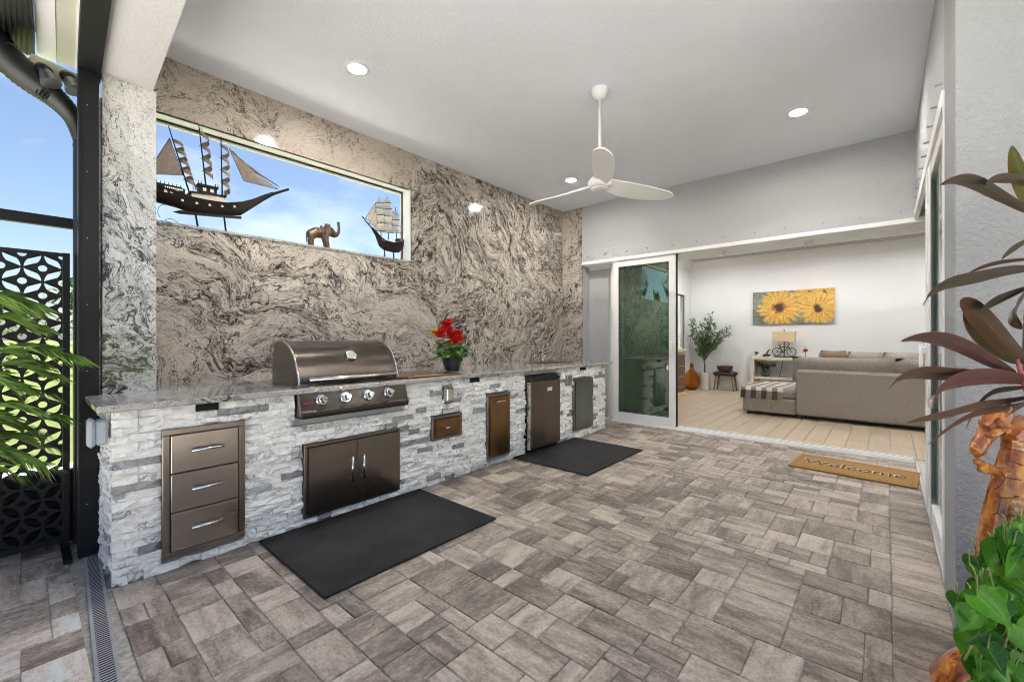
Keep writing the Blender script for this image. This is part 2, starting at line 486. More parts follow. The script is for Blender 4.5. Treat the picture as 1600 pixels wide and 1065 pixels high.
def painting_mat():
    """Two loose yellow blooms on a grey green ground."""
    t = NT('painted_canvas')
    co = t.co()                                        # local: x along the canvas, z up, origin at its middle
    wob = t.vmath('SCALE', t.vmath('SUBTRACT', t.noise(co, 7, 3, color=True), (.5, .5, .5)), scale=.17)
    P = t.vmath('ADD', co, wob)
    stroke = t.noise(co, 16, 4, .7)
    c = t.ramp(stroke, [(.3, (.10, .13, .11)), (.55, (.19, .21, .17)), (.75, (.30, .30, .25))])
    def bloom(c, cx, cz, rad, core, n, seed):
        d = t.vmath('SUBTRACT', P, (cx, 0, cz))
        s = t.n('SeparateXYZ', {0: d})
        r = t.math('SQRT', t.math('ADD', t.math('MULTIPLY', s.outputs[0], s.outputs[0]), t.math('MULTIPLY', s.outputs[2], s.outputs[2])))
        ang = t.math('ARCTAN2', s.outputs[2], s.outputs[0])
        pet = t.math('ABSOLUTE', t.math('SINE', t.math('MULTIPLY', ang, n / 2.0)))
        edge = t.math('MULTIPLY', rad, t.math('ADD', .80, t.math('MULTIPLY', pet, .22)))
        m = t.ramp(t.math('SUBTRACT', edge, r), [(-.02, 0.0), (.05, 1.0)])
        ray = t.noise(t.n('CombineXYZ', {0: t.math('MULTIPLY', ang, 9.0), 1: t.math('MULTIPLY', r, 4.0), 2: seed}).outputs[0], 1.0, 4, .6)
        k = t.math('ADD', t.math('MULTIPLY', pet, .18), t.math('ADD', t.math('MULTIPLY', ray, .75), t.math('MULTIPLY', stroke, .22)))
        col = t.ramp(k, [(.30, (.26, .11, .02)), (.50, (.50, .25, .035)), (.66, (.60, .38, .09)), (.9, (.70, .55, .26))])
        c = t.mix(m, c, col)
        rr = t.math('ADD', r, t.math('MULTIPLY', t.math('SUBTRACT', stroke, .5), .10))
        c = t.mix(t.ramp(rr, [(core * 1.0, 1.0), (core * 1.35, 0.0)]), c, (.30, .11, .02))
        c = t.mix(t.ramp(rr, [(core * .62, 1.0), (core * .85, 0.0)]), c, (.035, .022, .018))
        return c
    c = bloom(c, .60, .30, .34, .04, 14, 5.0)
    c = bloom(c, .33, .33, .30, .03, 12, 8.0)
    c = bloom(c, .48, -.05, .37, .075, 18, 2.0)
    c = bloom(c, -.24, .0, .44, .105, 20, 1.0)
    t.p(col=c, rough=.55, norm=t.bump(stroke, .3, .006))
painting_mat()

def grass_mat():
    t = NT('grass_lawn')
    co = t.co()
    n = t.math('ADD', t.math('MULTIPLY', t.noise(co, 1.2, 5, .6), .6), t.math('MULTIPLY', t.noise(co, 40, 3, .6), .4))
    t.p(col=t.ramp(n, [(.3, (.06, .09, .02)), (.5, (.11, .15, .03)), (.7, (.17, .19, .055))]), rough=.9, norm=t.bump(t.noise(co, 60, 4, .7), .8, .05))
grass_mat()

def emit_mat(name, col, strength):
    t = NT(name)
    t.p(col=(.8, .8, .8), emit=col, estr=strength)
emit_mat('lamp_glow', (1.0, .955, .89), LAMP)
emit_mat('lamp_glow_in', (1.0, .97, .93), LAMP_IN)

def rubber_mat():
    t = NT('mat_rubber')
    co = t.co()
    dust = t.ramp(t.noise(co, 3.5, 6, .7), [(.42, 0.0), (.75, 1.0)])
    speck = t.ramp(t.noise(co, 70, 2, .5), [(.72, 0.0), (.75, 1.0)])
    grain = t.noise(co, 240, 3, .7)
    c = t.mix(t.math('MULTIPLY', dust, .55), (.0075, .0075, .009), (.034, .033, .034))
    c = t.mix(t.math('MULTIPLY', speck, .5), c, (.12, .115, .11))
    t.p(col=c, rough=.88, spec=.25, norm=t.bump(grain, .9, .004))
rubber_mat()
# ------------------------------------------------------------------ mesh helpers
ORG = {}
class MB:
    """Collects geometry in world (or local) coordinates and links it as one mesh object."""
    def __init__(s):
        s.v, s.f, s.uv = [], [], {}
    def add(s, verts, faces, uvs=None):
        o = len(s.v)
        s.v += [tuple(p) for p in verts]
        for i, f in enumerate(faces):
            if uvs:
                s.uv[len(s.f)] = [uvs[k] for k in f]
            s.f.append([k + o for k in f])
        return s
    def box(s, x0, x1, y0, y1, z0, z1, ch=0.0):
        x0, x1 = min(x0, x1), max(x0, x1); y0, y1 = min(y0, y1), max(y0, y1); z0, z1 = min(z0, z1), max(z0, z1)
        if ch <= 0:
            v = [(x, y, z) for x in (x0, x1) for y in (y0, y1) for z in (z0, z1)]
            return s.add(v, [(0, 1, 3, 2), (4, 6, 7, 5), (0, 4, 5, 1), (2, 3, 7, 6), (0, 2, 6, 4), (1, 5, 7, 3)])
        ch = min(ch, (x1 - x0) * .45, (y1 - y0) * .45, (z1 - z0) * .45)
        c = ((x0 + x1) / 2, (y0 + y1) / 2, (z0 + z1) / 2)
        h = ((x1 - x0) / 2, (y1 - y0) / 2, (z1 - z0) / 2)
        v, idx = [], {}
        for sx in (-1, 1):
            for sy in (-1, 1):
                for sz in (-1, 1):
                    sg = (sx, sy, sz)
                    for ax in range(3):
                        p = [c[k] + sg[k] * (h[k] - (0 if k == ax else ch)) for k in range(3)]
                        idx[(sg, ax)] = len(v); v.append(p)
        f = []
        for ax in range(3):
            for sd_ in (-1, 1):
                b, d = [(1, 2), (2, 0), (0, 1)][ax]
                q = []
                for sb, sdd in ((-1, -1), (1, -1), (1, 1), (-1, 1)):
                    sg = [0, 0, 0]; sg[ax] = sd_; sg[b] = sb; sg[d] = sdd
                    q.append(idx[(tuple(sg), ax)])
                f.append(q if sd_ > 0 else q[::-1])
        for ax in range(3):
            b, d = [(1, 2), (2, 0), (0, 1)][ax]
            for sb in (-1, 1):
                for sdd in (-1, 1):
                    g0 = [0, 0, 0]; g0[b] = sb; g0[d] = sdd; g1 = list(g0); g0[ax] = -1; g1[ax] = 1
                    q = [idx[(tuple(g0), b)], idx[(tuple(g1), b)], idx[(tuple(g1), d)], idx[(tuple(g0), d)]]
                    f.append(q if sb * sdd < 0 else q[::-1])
        for sx in (-1, 1):
            for sy in (-1, 1):
                for sz in (-1, 1):
                    q = [idx[((sx, sy, sz), a)] for a in range(3)]
                    f.append(q if sx * sy * sz > 0 else q[::-1])
        return s.add(v, f)
    def tube(s, pts, r, n=10, caps=True, closed=False):
        pts = [Vector(p) for p in pts]
        rs = r if isinstance(r, (list, tuple)) else [r] * len(pts)
        rings, up = [], None
        m = len(pts)
        for i, p in enumerate(pts):
            a = pts[(i - 1) % m] if (i or closed) else p
            b = pts[(i + 1) % m] if (i < m - 1 or closed) else p
            t = (b - a).normalized()
            if up is None:
                up = Vector((0, 0, 1)) if abs(t.z) < .9 else Vector((1, 0, 0))
            u = (up - t * up.dot(t)).normalized(); w = t.cross(u); up = u
            rings.append([p + (u * math.cos(2 * PI * k / n) + w * math.sin(2 * PI * k / n)) * rs[i] for k in range(n)])
        v = [q for ring in rings for q in ring]
        f = []
        for i in range(m if closed else m - 1):
            j = (i + 1) % m
            for k in range(n):
                f.append((i * n + k, i * n + (k + 1) % n, j * n + (k + 1) % n, j * n + k))
        if caps and not closed:
            f.append(list(range(n))[::-1]); f.append([(m - 1) * n + k for k in range(n)])
        return s.add(v, f)
    def lathe(s, prof, c=(0, 0, 0), n=24, axis='z'):
        v, f = [], []
        for r, h in prof:
            for k in range(n):
                a = 2 * PI * k / n
                q = (r * math.cos(a), r * math.sin(a), h)
                if axis == 'x':
                    q = (h, q[0], q[1])
                elif axis == 'y':
                    q = (q[1], h, q[0])
                v.append((c[0] + q[0], c[1] + q[1], c[2] + q[2]))
        for i in range(len(prof) - 1):
            for k in range(n):
                f.append((i * n + k, i * n + (k + 1) % n, (i + 1) * n + (k + 1) % n, (i + 1) * n + k))
        if prof[0][0] > 1e-5:
            f.append(list(range(n))[::-1])
        if prof[-1][0] > 1e-5:
            f.append([(len(prof) - 1) * n + k for k in range(n)])
        return s.add(v, f)
    def prism(s, poly, a, b, axis='y'):
        """A flat outline swept from a to b along one axis; outline in the two other axes (xz for y, xy for z, yz for x)."""
        def P(p, t):
            return {'y': (p[0], t, p[1]), 'z': (p[0], p[1], t), 'x': (t, p[0], p[1])}[axis]
        n = len(poly)
        v = [P(p, a) for p in poly] + [P(p, b) for p in poly]
        f = [list(range(n)), list(range(n, 2 * n))[::-1]] + [(k + n, (k + 1) % n + n, (k + 1) % n, k) for k in range(n)]
        return s.add(v, f)
    def grid(s, fn, nu, nv, uv=True):
        v = [fn(i / nu, j / nv) for i in range(nu + 1) for j in range(nv + 1)]
        uvs = [(i / nu, j / nv) for i in range(nu + 1) for j in range(nv + 1)]
        f = [(i * (nv + 1) + j, (i + 1) * (nv + 1) + j, (i + 1) * (nv + 1) + j + 1, i * (nv + 1) + j + 1) for i in range(nu) for j in range(nv)]
        return s.add(v, f, uvs if uv else None)
    def mesh(s, name, org=(0, 0, 0), recalc=True):
        me = bpy.data.meshes.new(name)
        me.from_pydata([(p[0] - org[0], p[1] - org[1], p[2] - org[2]) for p in s.v], [], s.f)
        if s.uv:
            lay = me.uv_layers.new(name='UVMap')
            for i, poly in enumerate(me.polygons):
                if i in s.uv:
                    for li, q in zip(poly.loop_indices, s.uv[i]):
                        lay.data[li].uv = q
        if recalc:
            bm = bmesh.new(); bm.from_mesh(me)
            bmesh.ops.recalc_face_normals(bm, faces=bm.faces)
            bm.to_mesh(me); bm.free()
        me.update()
        return me
    def build(s, name, m, parent=None, smooth=False, recalc=True):
        org = ORG.get(parent.name, (0, 0, 0)) if parent else (0, 0, 0)
        return link(name, s.mesh(name, org, recalc), m, parent, smooth)

def link(name, me, m, parent=None, smooth=False):
    o = bpy.data.objects.new(name, me)
    COL.objects.link(o)
    if m and not me.materials:
        me.materials.append(M[m])
    if parent:
        o.parent = parent
        ORG[o.name] = ORG.get(parent.name, (0, 0, 0))
    if smooth:
        me.polygons.foreach_set('use_smooth', [True] * len(me.polygons))
        if smooth != True:
            me.set_sharp_from_angle(angle=R(smooth))
    return o
def thing(name, label, cat, loc=(0, 0, 0), group=None):
    o = bpy.data.objects.new(name, None)
    COL.objects.link(o)
    o.empty_display_size = .1
    o.location = loc
    ORG[o.name] = tuple(loc)
    return tag(o, label, cat, group)
def tag(o, label, cat, group=None):
    o['label'] = label; o['category'] = cat
    if group:
        o['group'] = group
    return o
def struct(o):
    o['kind'] = 'structure'; return o
def stuff(o):
    o['kind'] = 'stuff'; return o
def copy_tree(o, parent=None):
    c = o.copy(); COL.objects.link(c); c.parent = parent
    ORG[c.name] = ORG.get(o.name, (0, 0, 0))
    for ch in list(o.children):
        copy_tree(ch, c)
    return c
def box(name, m, parent, *b, ch=0.0, smooth=False):
    return MB().box(*b, ch=ch).build(name, m, parent, smooth)
def text_mesh(name, body, size, mat_, parent, M4, depth=.002, org=None):
    cu = bpy.data.curves.new('lettering', 'FONT')
    cu.body = body; cu.size = size; cu.extrude = depth; cu.align_x = 'CENTER'; cu.align_y = 'CENTER'; cu.resolution_u = 3
    t = bpy.data.objects.new('lettering_source', cu); COL.objects.link(t)
    me = bpy.data.meshes.new_from_object(t.evaluated_get(bpy.context.evaluated_depsgraph_get()))
    bpy.data.objects.remove(t); bpy.data.curves.remove(cu)
    o_ = Vector(ORG.get(parent.name, (0, 0, 0))) if parent else Vector()
    me.transform(Matrix.Translation(-o_) @ M4)
    me.materials.clear()
    return link(name, me, mat_, parent)
def blob(name, chains, m, parent, voxel=.006, smooth_it=4):
    """One continuous carved body: overlapping balls along chains of (point, radius), fused and smoothed."""
    mb = MB()
    for ch in chains:
        for (p, r), (q, s_) in zip(ch, ch[1:]) if len(ch) > 1 else [(ch[0], ch[0])]:
            p, q = Vector(p), Vector(q)
            k = max(1, int((q - p).length / (max(min(r, s_), .004) * .45)))
            for i in range(k + 1):
                t = i / k
                c = p.lerp(q, t); rr = r + (s_ - r) * t
                n, h = 12, 8
                v = [c + Vector((rr * math.sin(PI * a / h) * math.cos(2 * PI * b / n), rr * math.sin(PI * a / h) * math.sin(2 * PI * b / n), rr * math.cos(PI * a / h)))
                     for a in range(1, h) for b in range(n)]
                top, bot = len(v), len(v) + 1
                v += [c + Vector((0, 0, rr)), c - Vector((0, 0, rr))]
                f = [((a) * n + b, (a + 1) * n + b, (a + 1) * n + (b + 1) % n, a * n + (b + 1) % n) for a in range(h - 2) for b in range(n)]
                f += [(top, b, (b + 1) % n) for b in range(n)] + [(bot, (h - 2) * n + (b + 1) % n, (h - 2) * n + b) for b in range(n)]
                mb.add(v, f)
    me = mb.mesh(name, recalc=False)
    t = bpy.data.objects.new('fused', me); COL.objects.link(t)
    md = t.modifiers.new('r', 'REMESH'); md.mode = 'VOXEL'; md.voxel_size = voxel
    sm = t.modifiers.new('s', 'SMOOTH'); sm.iterations = smooth_it; sm.factor = .5
    out = bpy.data.meshes.new_from_object(t.evaluated_get(bpy.context.evaluated_depsgraph_get()))
    bpy.data.objects.remove(t)
    o_ = Vector(ORG.get(parent.name, (0, 0, 0))) if parent else Vector()
    out.transform(Matrix.Translation(-o_))
    return link(name, out, m, parent, True)
def spline(pts, n=8):
    pts = [Vector(p) for p in pts]
    out = []
    for i in range(len(pts) - 1):
        p0, p1, p2, p3 = pts[max(i - 1, 0)], pts[i], pts[i + 1], pts[min(i + 2, len(pts) - 1)]
        for k in range(n):
            t = k / n
            out.append(.5 * ((2 * p1) + (p2 - p0) * t + (2 * p0 - 5 * p1 + 4 * p2 - p3) * t * t + (3 * p1 - p0 - 3 * p2 + p3) * t ** 3))
    out.append(pts[-1])
    return out
def ribbon(path, wid, side, fold=.25, n=4, thick=None, curl=0.0):
    """A leaf: a folded strip along a path; side is the cross direction, wid the half width per point."""
    mb = MB()
    path = [Vector(p) for p in path]
    m = len(path)
    def fn(u, v):
        i = min(int(round(v * (m - 1))), m - 1)
        t = (path[min(i + 1, m - 1)] - path[max(i - 1, 0)]).normalized()
        sdv = Vector(side(v) if callable(side) else side)
        sdv = (sdv - t * sdv.dot(t)).normalized()
        nr = t.cross(sdv)
        w = wid(v)
        k = (u - .5) * 2
        return path[i] + sdv * (k * w) + nr * (abs(k) ** 1.3 * w * fold - k * k * curl * w)
    mb.grid(fn, n, m - 1)
    return mb
# ------------------------------------------------------------------ large structure
XF, XW, YF, XR, ZC = -2.90, -4.02, 5.87, 0.228, 3.33
ZT, ZU = 0.917, 0.882                 # counter top, its underside
def skew(x):                          # the outer edge of the covered patio runs a little out of square
    return -0.042 * (x + 3.5)

# ground
g = MB().box(-300, 300, -300, 600, -.35, -.10).build('grass', 'grass_lawn'); struct(g)
b_ = MB().box(-4.35, 9.0, -9.0, 2.64, -.098, -.006)
b_.box(-4.35, XR + .14, 2.64, 5.95, -.098, -.006)
patio = struct(b_.build('patio_floor', 'joint_sand'))
path_ = struct(box('footpath', 'concrete_walk', None, -6.6, -5.5, -14, 30, -.13, -.092))

# pavers: random three sized ashlar, long pieces along the wall they run to
vis = lambda p, m=60: (lambda q: q and -m < q[0] < 1600 + m and q[1] < 1065 + m * 1.6)(px(p))
pieces = []
def ashlar(x0, y0, nx, ny, m, keep=None):
    occ = [[False] * ny for _ in range(nx)]
    shapes = [(3, 2), (2, 3), (3, 2), (2, 3), (2, 2), (3, 3), (2, 1), (1, 2), (2, 2), (3, 2), (2, 3)]
    for i in range(nx):
        for j in range(ny):
            if occ[i][j]:
                continue
            rnd.shuffle(shapes)
            for a, b in shapes + [(2, 1), (1, 2), (1, 1)]:
                if i + a <= nx and j + b <= ny and not any(occ[i + p][j + q] for p in range(a) for q in range(b)):
                    break
            for p in range(a):
                for q in range(b):
                    occ[i + p][j + q] = True
            pieces.append((x0 + i * m, x0 + (i + a) * m, y0 + j * m, y0 + (j + b) * m))
mx = (0.025 - (-2.905)) / 34
ashlar(-2.905, 0.285, 34, 64, mx)
y = 0.285                                # soldier course along the sliding door on the right
while y < 5.83:
    L_ = rnd.choice((.15, .20, .30, .20))
    pieces.append((0.025, XR - .003, y, min(y + L_, 5.84))); y += L_
ashlar(-4.1, -.62, 30, 9, .0875)            # beyond the drain
ashlar(-1.475, -.62, 13, 9, .0875)
ashlar(0.235, 1.43, 7, 14, .0862)
mats_rect = [(-2.86, -2.04, .96, 2.13), (-2.9, -2.05, 3.36, 4.5)]
def paver_mesh(w, l):
    """One paver, its length along local y, worn edges; UV in metres along its length."""
    mb = MB()
    hw, hl, c, g_ = w / 2 - .0016, l / 2 - .0016, .0035, .0
    r = random.Random(int(w * 1000) * 7 + int(l * 1000))
    top = [(-hw + c, -hl + c, 0), (hw - c, -hl + c, 0), (hw - c, hl - c, 0), (-hw + c, hl - c, 0)]
    mid = [(-hw, -hl, -c), (hw, -hl, -c), (hw, hl, -c), (-hw, hl, -c)]
    bot = [(p[0], p[1], -.045) for p in mid]
    v = top + mid + bot
    uv = [(p[1] + .5, p[0] + .5) for p in v]
    f = [(0, 1, 2, 3)] + [(4 + k, 4 + (k + 1) % 4, (k + 1) % 4, k) for k in range(4)] + [(8 + k, 8 + (k + 1) % 4, 4 + (k + 1) % 4, 4 + k) for k in range(4)]
    return mb.add(v, f, uv)
pav_cache = {}
cand = []
for (x0, x1, y0, y1) in pieces:
    c = ((x0 + x1) / 2, (y0 + y1) / 2, 0)
    if c[0] < XF - .02 and c[1] > .2:
        continue
    if x0 > -3.6 and x1 < -1.8 and .19 < c[1] < .31 and y1 > .24 and y0 > .18:
        pass
    q = px(c)
    area = (x1 - x0) * (y1 - y0) / max(q[2], .4) ** 3 if q else 0
    covered = any(a < x0 and x1 < b and e < y0 and y1 < d for a, b, e, d in mats_rect)
    seen = bool(vis(c, 110)) and not covered
    cand.append((0 if not seen else area, seen, x0, x1, y0, y1))
cand.sort(key=lambda t: -t[0])
rest = MB(); rest_out = MB()
n_pav = 0
for area, seen, x0, x1, y0, y1 in cand:
    w, l = x1 - x0, y1 - y0
    rot = w > l
    if x0 > .02 and x1 < XR + .01:
        rot = True
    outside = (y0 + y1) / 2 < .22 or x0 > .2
    k = (round(min(w, l) if not (rot and w < l) else l, 3), round(max(w, l) if not (rot and w < l) else w, 3)) if not (rot and l > w) else (round(l, 3), round(w, 3))
    dz = rnd.uniform(-.0012, .0012)
    if seen and n_pav < 300:
        if (k, outside) not in pav_cache:
            pav_cache[k, outside] = paver_mesh(*k).mesh('paver')
            pav_cache[k, outside].materials.append(M['paver_daylit' if outside else 'paver_concrete'])
        o = link('paver', pav_cache[k, outside], None, patio)
        o.location = ((x0 + x1) / 2, (y0 + y1) / 2, dz)
        o.rotation_euler = (rnd.uniform(-.002, .002), rnd.uniform(-.002, .002), PI / 2 if rot else 0)
        n_pav += 1
    elif seen or px(((x0 + x1) / 2, (y0 + y1) / 2, 0)):
        t = paver_mesh(*k)
        cx_, cy_ = (x0 + x1) / 2, (y0 + y1) / 2
        t.v = [((-p[1] if rot else p[0]) + cx_, (p[0] if rot else p[1]) + cy_, p[2] + dz) for p in t.v]
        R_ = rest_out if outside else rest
        o0 = len(R_.v)
        f0 = len(R_.f)
        R_.v += t.v
        R_.f += [[q + o0 for q in f] for f in t.f]
        for i, u in t.uv.items():
            R_.uv[f0 + i] = u
stuff(rest.build('small_pavers', 'paver_concrete', patio, recalc=False))
stuff(rest_out.build('small_pavers', 'paver_daylit', patio, recalc=False))
deck = struct(box('pool_deck', 'concrete_walk', None, -4.3, 8.9, -8.9, -.65, -.0055, .0))

# drain channel across the open edge
dr = thing('drain_channel', 'narrow grey slotted drain channel crossing the pavers beside the counter end', 'drain', (-2.6, .255, 0))
t = MB()
xs = [-3.62, 1.2]
def dpt(x, o_, z): return (x, .262 + skew(x) + o_, z)
t.add([dpt(x, o_, z) for x in xs for o_ in (-.034, .034) for z in (-.03, .0015)], [(0, 1, 3, 2), (4, 6, 7, 5), (0, 4, 5, 1), (2, 3, 7, 6), (0, 2, 6, 4), (1, 5, 7, 3)])
t.build('channel_frame', 'drain_grey', dr)
t = MB(); x = -3.55
while x < -1.2:
    w = .0075
    t.add([dpt(x, -.022, .0018), dpt(x + w, -.022, .0018), dpt(x + w, .022, .0018), dpt(x, .022, .0018)], [(0, 1, 2, 3)]); x += .0165
stuff(t.build('grate_slots', 'dark_void', dr))

# ceiling, roof, outer beam
cl = MB()
cl.box(-4.4, XR + .3, .50, 6.0, ZC, ZC + .02)
struct(cl.build('ceiling', 'stucco_ceiling'))
rf = MB().box(-4.42, .75, .05, 2.639, 3.36, 3.6).box(-4.42, 9.0, 2.64, 12.0, 3.36, 3.6)
tag(rf.build('roof', 'black_aluminium'), 'flat dark roof slab over the covered patio and living room', 'roof')
bm_ = MB()
bx0, bx1 = -4.42, 3.2
bm_.add([(x, y0 + skew(x), z) for x in (bx0, bx1) for y0 in (.30, .54) for z in (2.81, 3.34)], [(0, 1, 3, 2), (4, 6, 7, 5), (0, 4, 5, 1), (2, 3, 7, 6), (0, 2, 6, 4), (1, 5, 7, 3)])
tag(bm_.build('patio_beam', 'stucco_beam'), 'white stucco beam resting on the granite pillar at the patio edge', 'beam')

# granite back wall with its long window opening
gw = thing('granite_wall', 'tall granite clad wall behind the outdoor kitchen with a long window opening', 'wall', (XW, 3.0, 0))
WY0, WY1, WZ0, WZ1 = .40, 2.855, 2.112, 2.912
XO = -4.20                                # outer side of the opening
S1, S2 = 2.885, 3.235                     # slab joints
g_ = .0015
t = MB(); t.box(XW - .03, XW, .36, S1 - g_, WZ1, ZC); t.build('granite_panel', 'granite_upper', gw)
t = MB(); t.box(XW - .03, XW, .36, S1 - g_, ZT, WZ0); t.build('granite_panel', 'granite_swirl', gw)
t = MB(); t.box(XW - .03, XW, S1 + g_, S2 - g_, WZ0 + .02, ZC); t.build('granite_panel', 'granite_sweep', gw)
t = MB(); t.box(XW - .03, XW, S1 + g_, S2 - g_, ZT, WZ0 + .018); t.build('granite_panel', 'granite_swirl', gw)
t = MB(); t.box(XW - .03, XW, S2 + g_, YF, 2.005, ZC); t.build('granite_panel', 'granite_mirror', gw)
t = MB(); t.box(XW - .03, XW, S2 + g_, YF, ZT, 2.002); t.build('granite_panel', 'granite_sweep', gw)
t = MB(); t.box(XW, -3.645, YF, YF + .03, ZT, ZC); t.build('granite_panel', 'granite_return', gw)
t = MB()                                   # the masonry behind the slabs
t.box(XO, XW - .031, .36, 6.2, -.05, WZ0 - .02)
t.box(XO, XW - .031, .36, 6.2, WZ1 + .012, 3.35)
t.box(XO, XW - .031, WY1 + .012, 6.2, WZ0 - .02, WZ1 + .012)
t.build('wall_core', 'stucco_wall', gw)
t = MB(); t.box(XO - .01, XW + .012, .38, WY1, WZ0 - .019, WZ0); t.build('window_sill', 'granite_top', gw)
t = MB()
t.box(XO - .01, XW - .002, .38, WY1, WZ1, WZ1 + .0115)
t.box(XO - .01, XW - .002, WY1, WY1 + .0115, WZ0, WZ1 + .0115)
t.build('window_reveal', 'white_vinyl', gw)
t = MB()
t.box(XO + .028, XO + .046, .38, WY1 - .001, WZ1 - .010, WZ1 - .001)
t.box(XO + .028, XO + .046, WY1 - .008, WY1 - .001, WZ0 + .001, WZ1 - .010)
t.build('screen_frame', 'black_aluminium', gw)
t = MB(); t.box(XO - .012, XO + .024, .38, WY1 - .0015, WZ1 - .022, WZ1 - .002); t.build('outer_trim', 'white_vinyl', gw)

# granite pillar
gp = thing('granite_pillar', 'square granite clad pillar standing on the counter end under the white beam', 'pillar', (-3.75, .43, ZT))
t = MB(); t.box(-3.52, -3.49, .308, .556, ZT, 2.81); t.build('front_slab', 'granite_pillar', gp)
t = MB(); t.box(-4.2, -3.521, .308, .338, ZT, 2.81); t.build('side_slab', 'granite_pillar', gp)
t = MB(); t.box(-4.2, -3.521, .339, .555, ZT, 2.81); t.build('pillar_core', 'granite_pillar', gp)

# stucco header over the wide far opening, left jamb, right wall header, corner wall
hw = thing('header_wall', 'grey textured header wall above the wide living room opening', 'wall', (-1.7, 6.0, 2.44))
box('header_face', 'stucco_wall', hw, -3.645, XR + .3, YF, YF + .24, 2.44, 3.345)
for u in range(12):
    xx = -3.55 + u * .335 + rnd.uniform(-.02, .02)
    s_ = MB(); s_.tube([(xx, YF + .004, 2.53), (xx, YF - .022, 2.53)], .0075, 8); s_.tube([(xx + .004, YF - .003, 2.517), (xx + .004, YF - .012, 2.517)], .005, 6)
    s_.build('shutter_stud', 'grey_metal', hw)
rh = thing('side_header_wall', 'grey textured header wall above the narrow side glass doors', 'wall', (XR + .12, 4.3, 2.52))
box('header_face', 'stucco_wall', rh, XR, XR + .24, 3.11, YF - .001, 2.52, 3.345)
for u in range(9):
    yy = 3.22 + u * .30
    s_ = MB(); s_.tube([(XR + .004, yy, 2.60), (XR - .028, yy, 2.60)], .006, 8)
    s_.build('shutter_stud', 'grey_metal', rh)
cw = MB()
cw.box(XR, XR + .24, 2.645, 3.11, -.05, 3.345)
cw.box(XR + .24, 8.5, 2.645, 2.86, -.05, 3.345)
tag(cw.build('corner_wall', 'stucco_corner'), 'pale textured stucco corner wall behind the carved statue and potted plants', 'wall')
jm = MB()
jm.box(-4.02, -3.30, 6.10, 6.16, -.02, 2.46)
jm.box(-3.70, -3.645, YF + .031, 6.10, -.02, 2.46)
tag(jm.build('jamb_wall', 'stucco_wall'), 'blue grey stucco jamb in the pocket between granite wall and glass door', 'wall')

# living room shell
fl = struct(MB().box(-3.75, 8.5, 5.98, 11.3, -.06, -.012).box(XR + .26, 8.5, 2.86, 5.98, -.06, -.012).build('living_floor', 'mortar'))
pl = {}
n_ = 0
xcol = -3.75
ci = 0
restp = MB()
while xcol < 3.2:
    yy = 6.06 - rnd.choice((0, .3, .6, .9))
    while yy < 11.2:
        y0, y1 = max(yy, 6.06), min(yy + 1.2, 11.2)
        yy += 1.2
        if y1 - y0 < .05:
            continue
        k = round(y1 - y0, 3)
        if k not in pl:
            pm = paver_mesh(.2, k)
            pl[k] = pm.mesh('floor_plank'); pl[k].materials.append(M['plank_tile'])
        if xcol < 1.4:
            o = link('floor_plank', pl[k], None, fl)
            o.location = (xcol + .1, (y0 + y1) / 2, -.001)
        else:
            o = None
            t = paver_mesh(.2, k)
            o0, f0 = len(restp.v), len(restp.f)
            restp.v += [(p[0] + xcol + .1, p[1] + (y0 + y1) / 2, p[2] - .001) for p in t.v]
            restp.f += [[q + o0 for q in f] for f in t.f]
            for i, u in t.uv.items():
                restp.uv[f0 + i] = u
    xcol += .2
stuff(restp.build('hidden_planks', 'plank_tile', fl, recalc=False))
lw = thing('living_room_wall', 'pale grey living room back wall with white skirting behind the sofas', 'wall', (0, 11.25, 0))
box('wall_face', 'interior_wall', lw, -3.85, 8.5, 11.2, 11.4, -.05, 3.35)
box('skirting', 'interior_white', lw, -3.745, 8.5, 11.182, 11.1995, 0, .11)
lf = thing('window_wall', 'pale grey living room side wall holding the blind covered window', 'wall', (-3.8, 9, 0))
t = MB()
t.box(-3.85, -3.75, 6.17, 9.2, -.05, 3.35)
t.box(-3.85, -3.75, 10.78, 11.199, -.05, 3.35)
t.box(-3.85, -3.75, 9.2, 10.78, -.05, .98)
t.box(-3.85, -3.75, 9.2, 10.78, 2.30, 3.35)
t.build('wall_face', 'interior_wall', lf)
t = MB()
t.box(-3.86, -3.735, 10.78, 10.82, .95, 2.36); t.box(-3.86, -3.735, 9.15, 9.2, .95, 2.36)
t.box(-3.86, -3.735, 9.2, 10.78, 2.30, 2.36); t.box(-3.86, -3.71, 9.2, 10.78, .95, .98)
t.build('window_frame', 'interior_white', lf)
t = MB()
for k in range(26):
    z = 1.0 + k * .05
    t.add([(-3.80, 9.21, z + .020), (-3.757, 9.21, z - .016), (-3.757, 10.77, z - .016), (-3.80, 10.77, z + .020)], [(0, 1, 2, 3)])
stuff(t.build('blind_slats', 'interior_white', lf))
ew = thing('east_wall', 'plain grey living room end wall with a wide glazed opening', 'wall', (8.5, 7, 0))
t = MB(); t.box(8.5, 8.6, 2.86, 4.2, -.05, 3.35); t.box(8.5, 8.6, 10, 11.3, -.05, 3.35); t.box(8.5, 8.6, 4.2, 10, 2.5, 3.35); t.build('wall_face', 'interior_wall', ew)
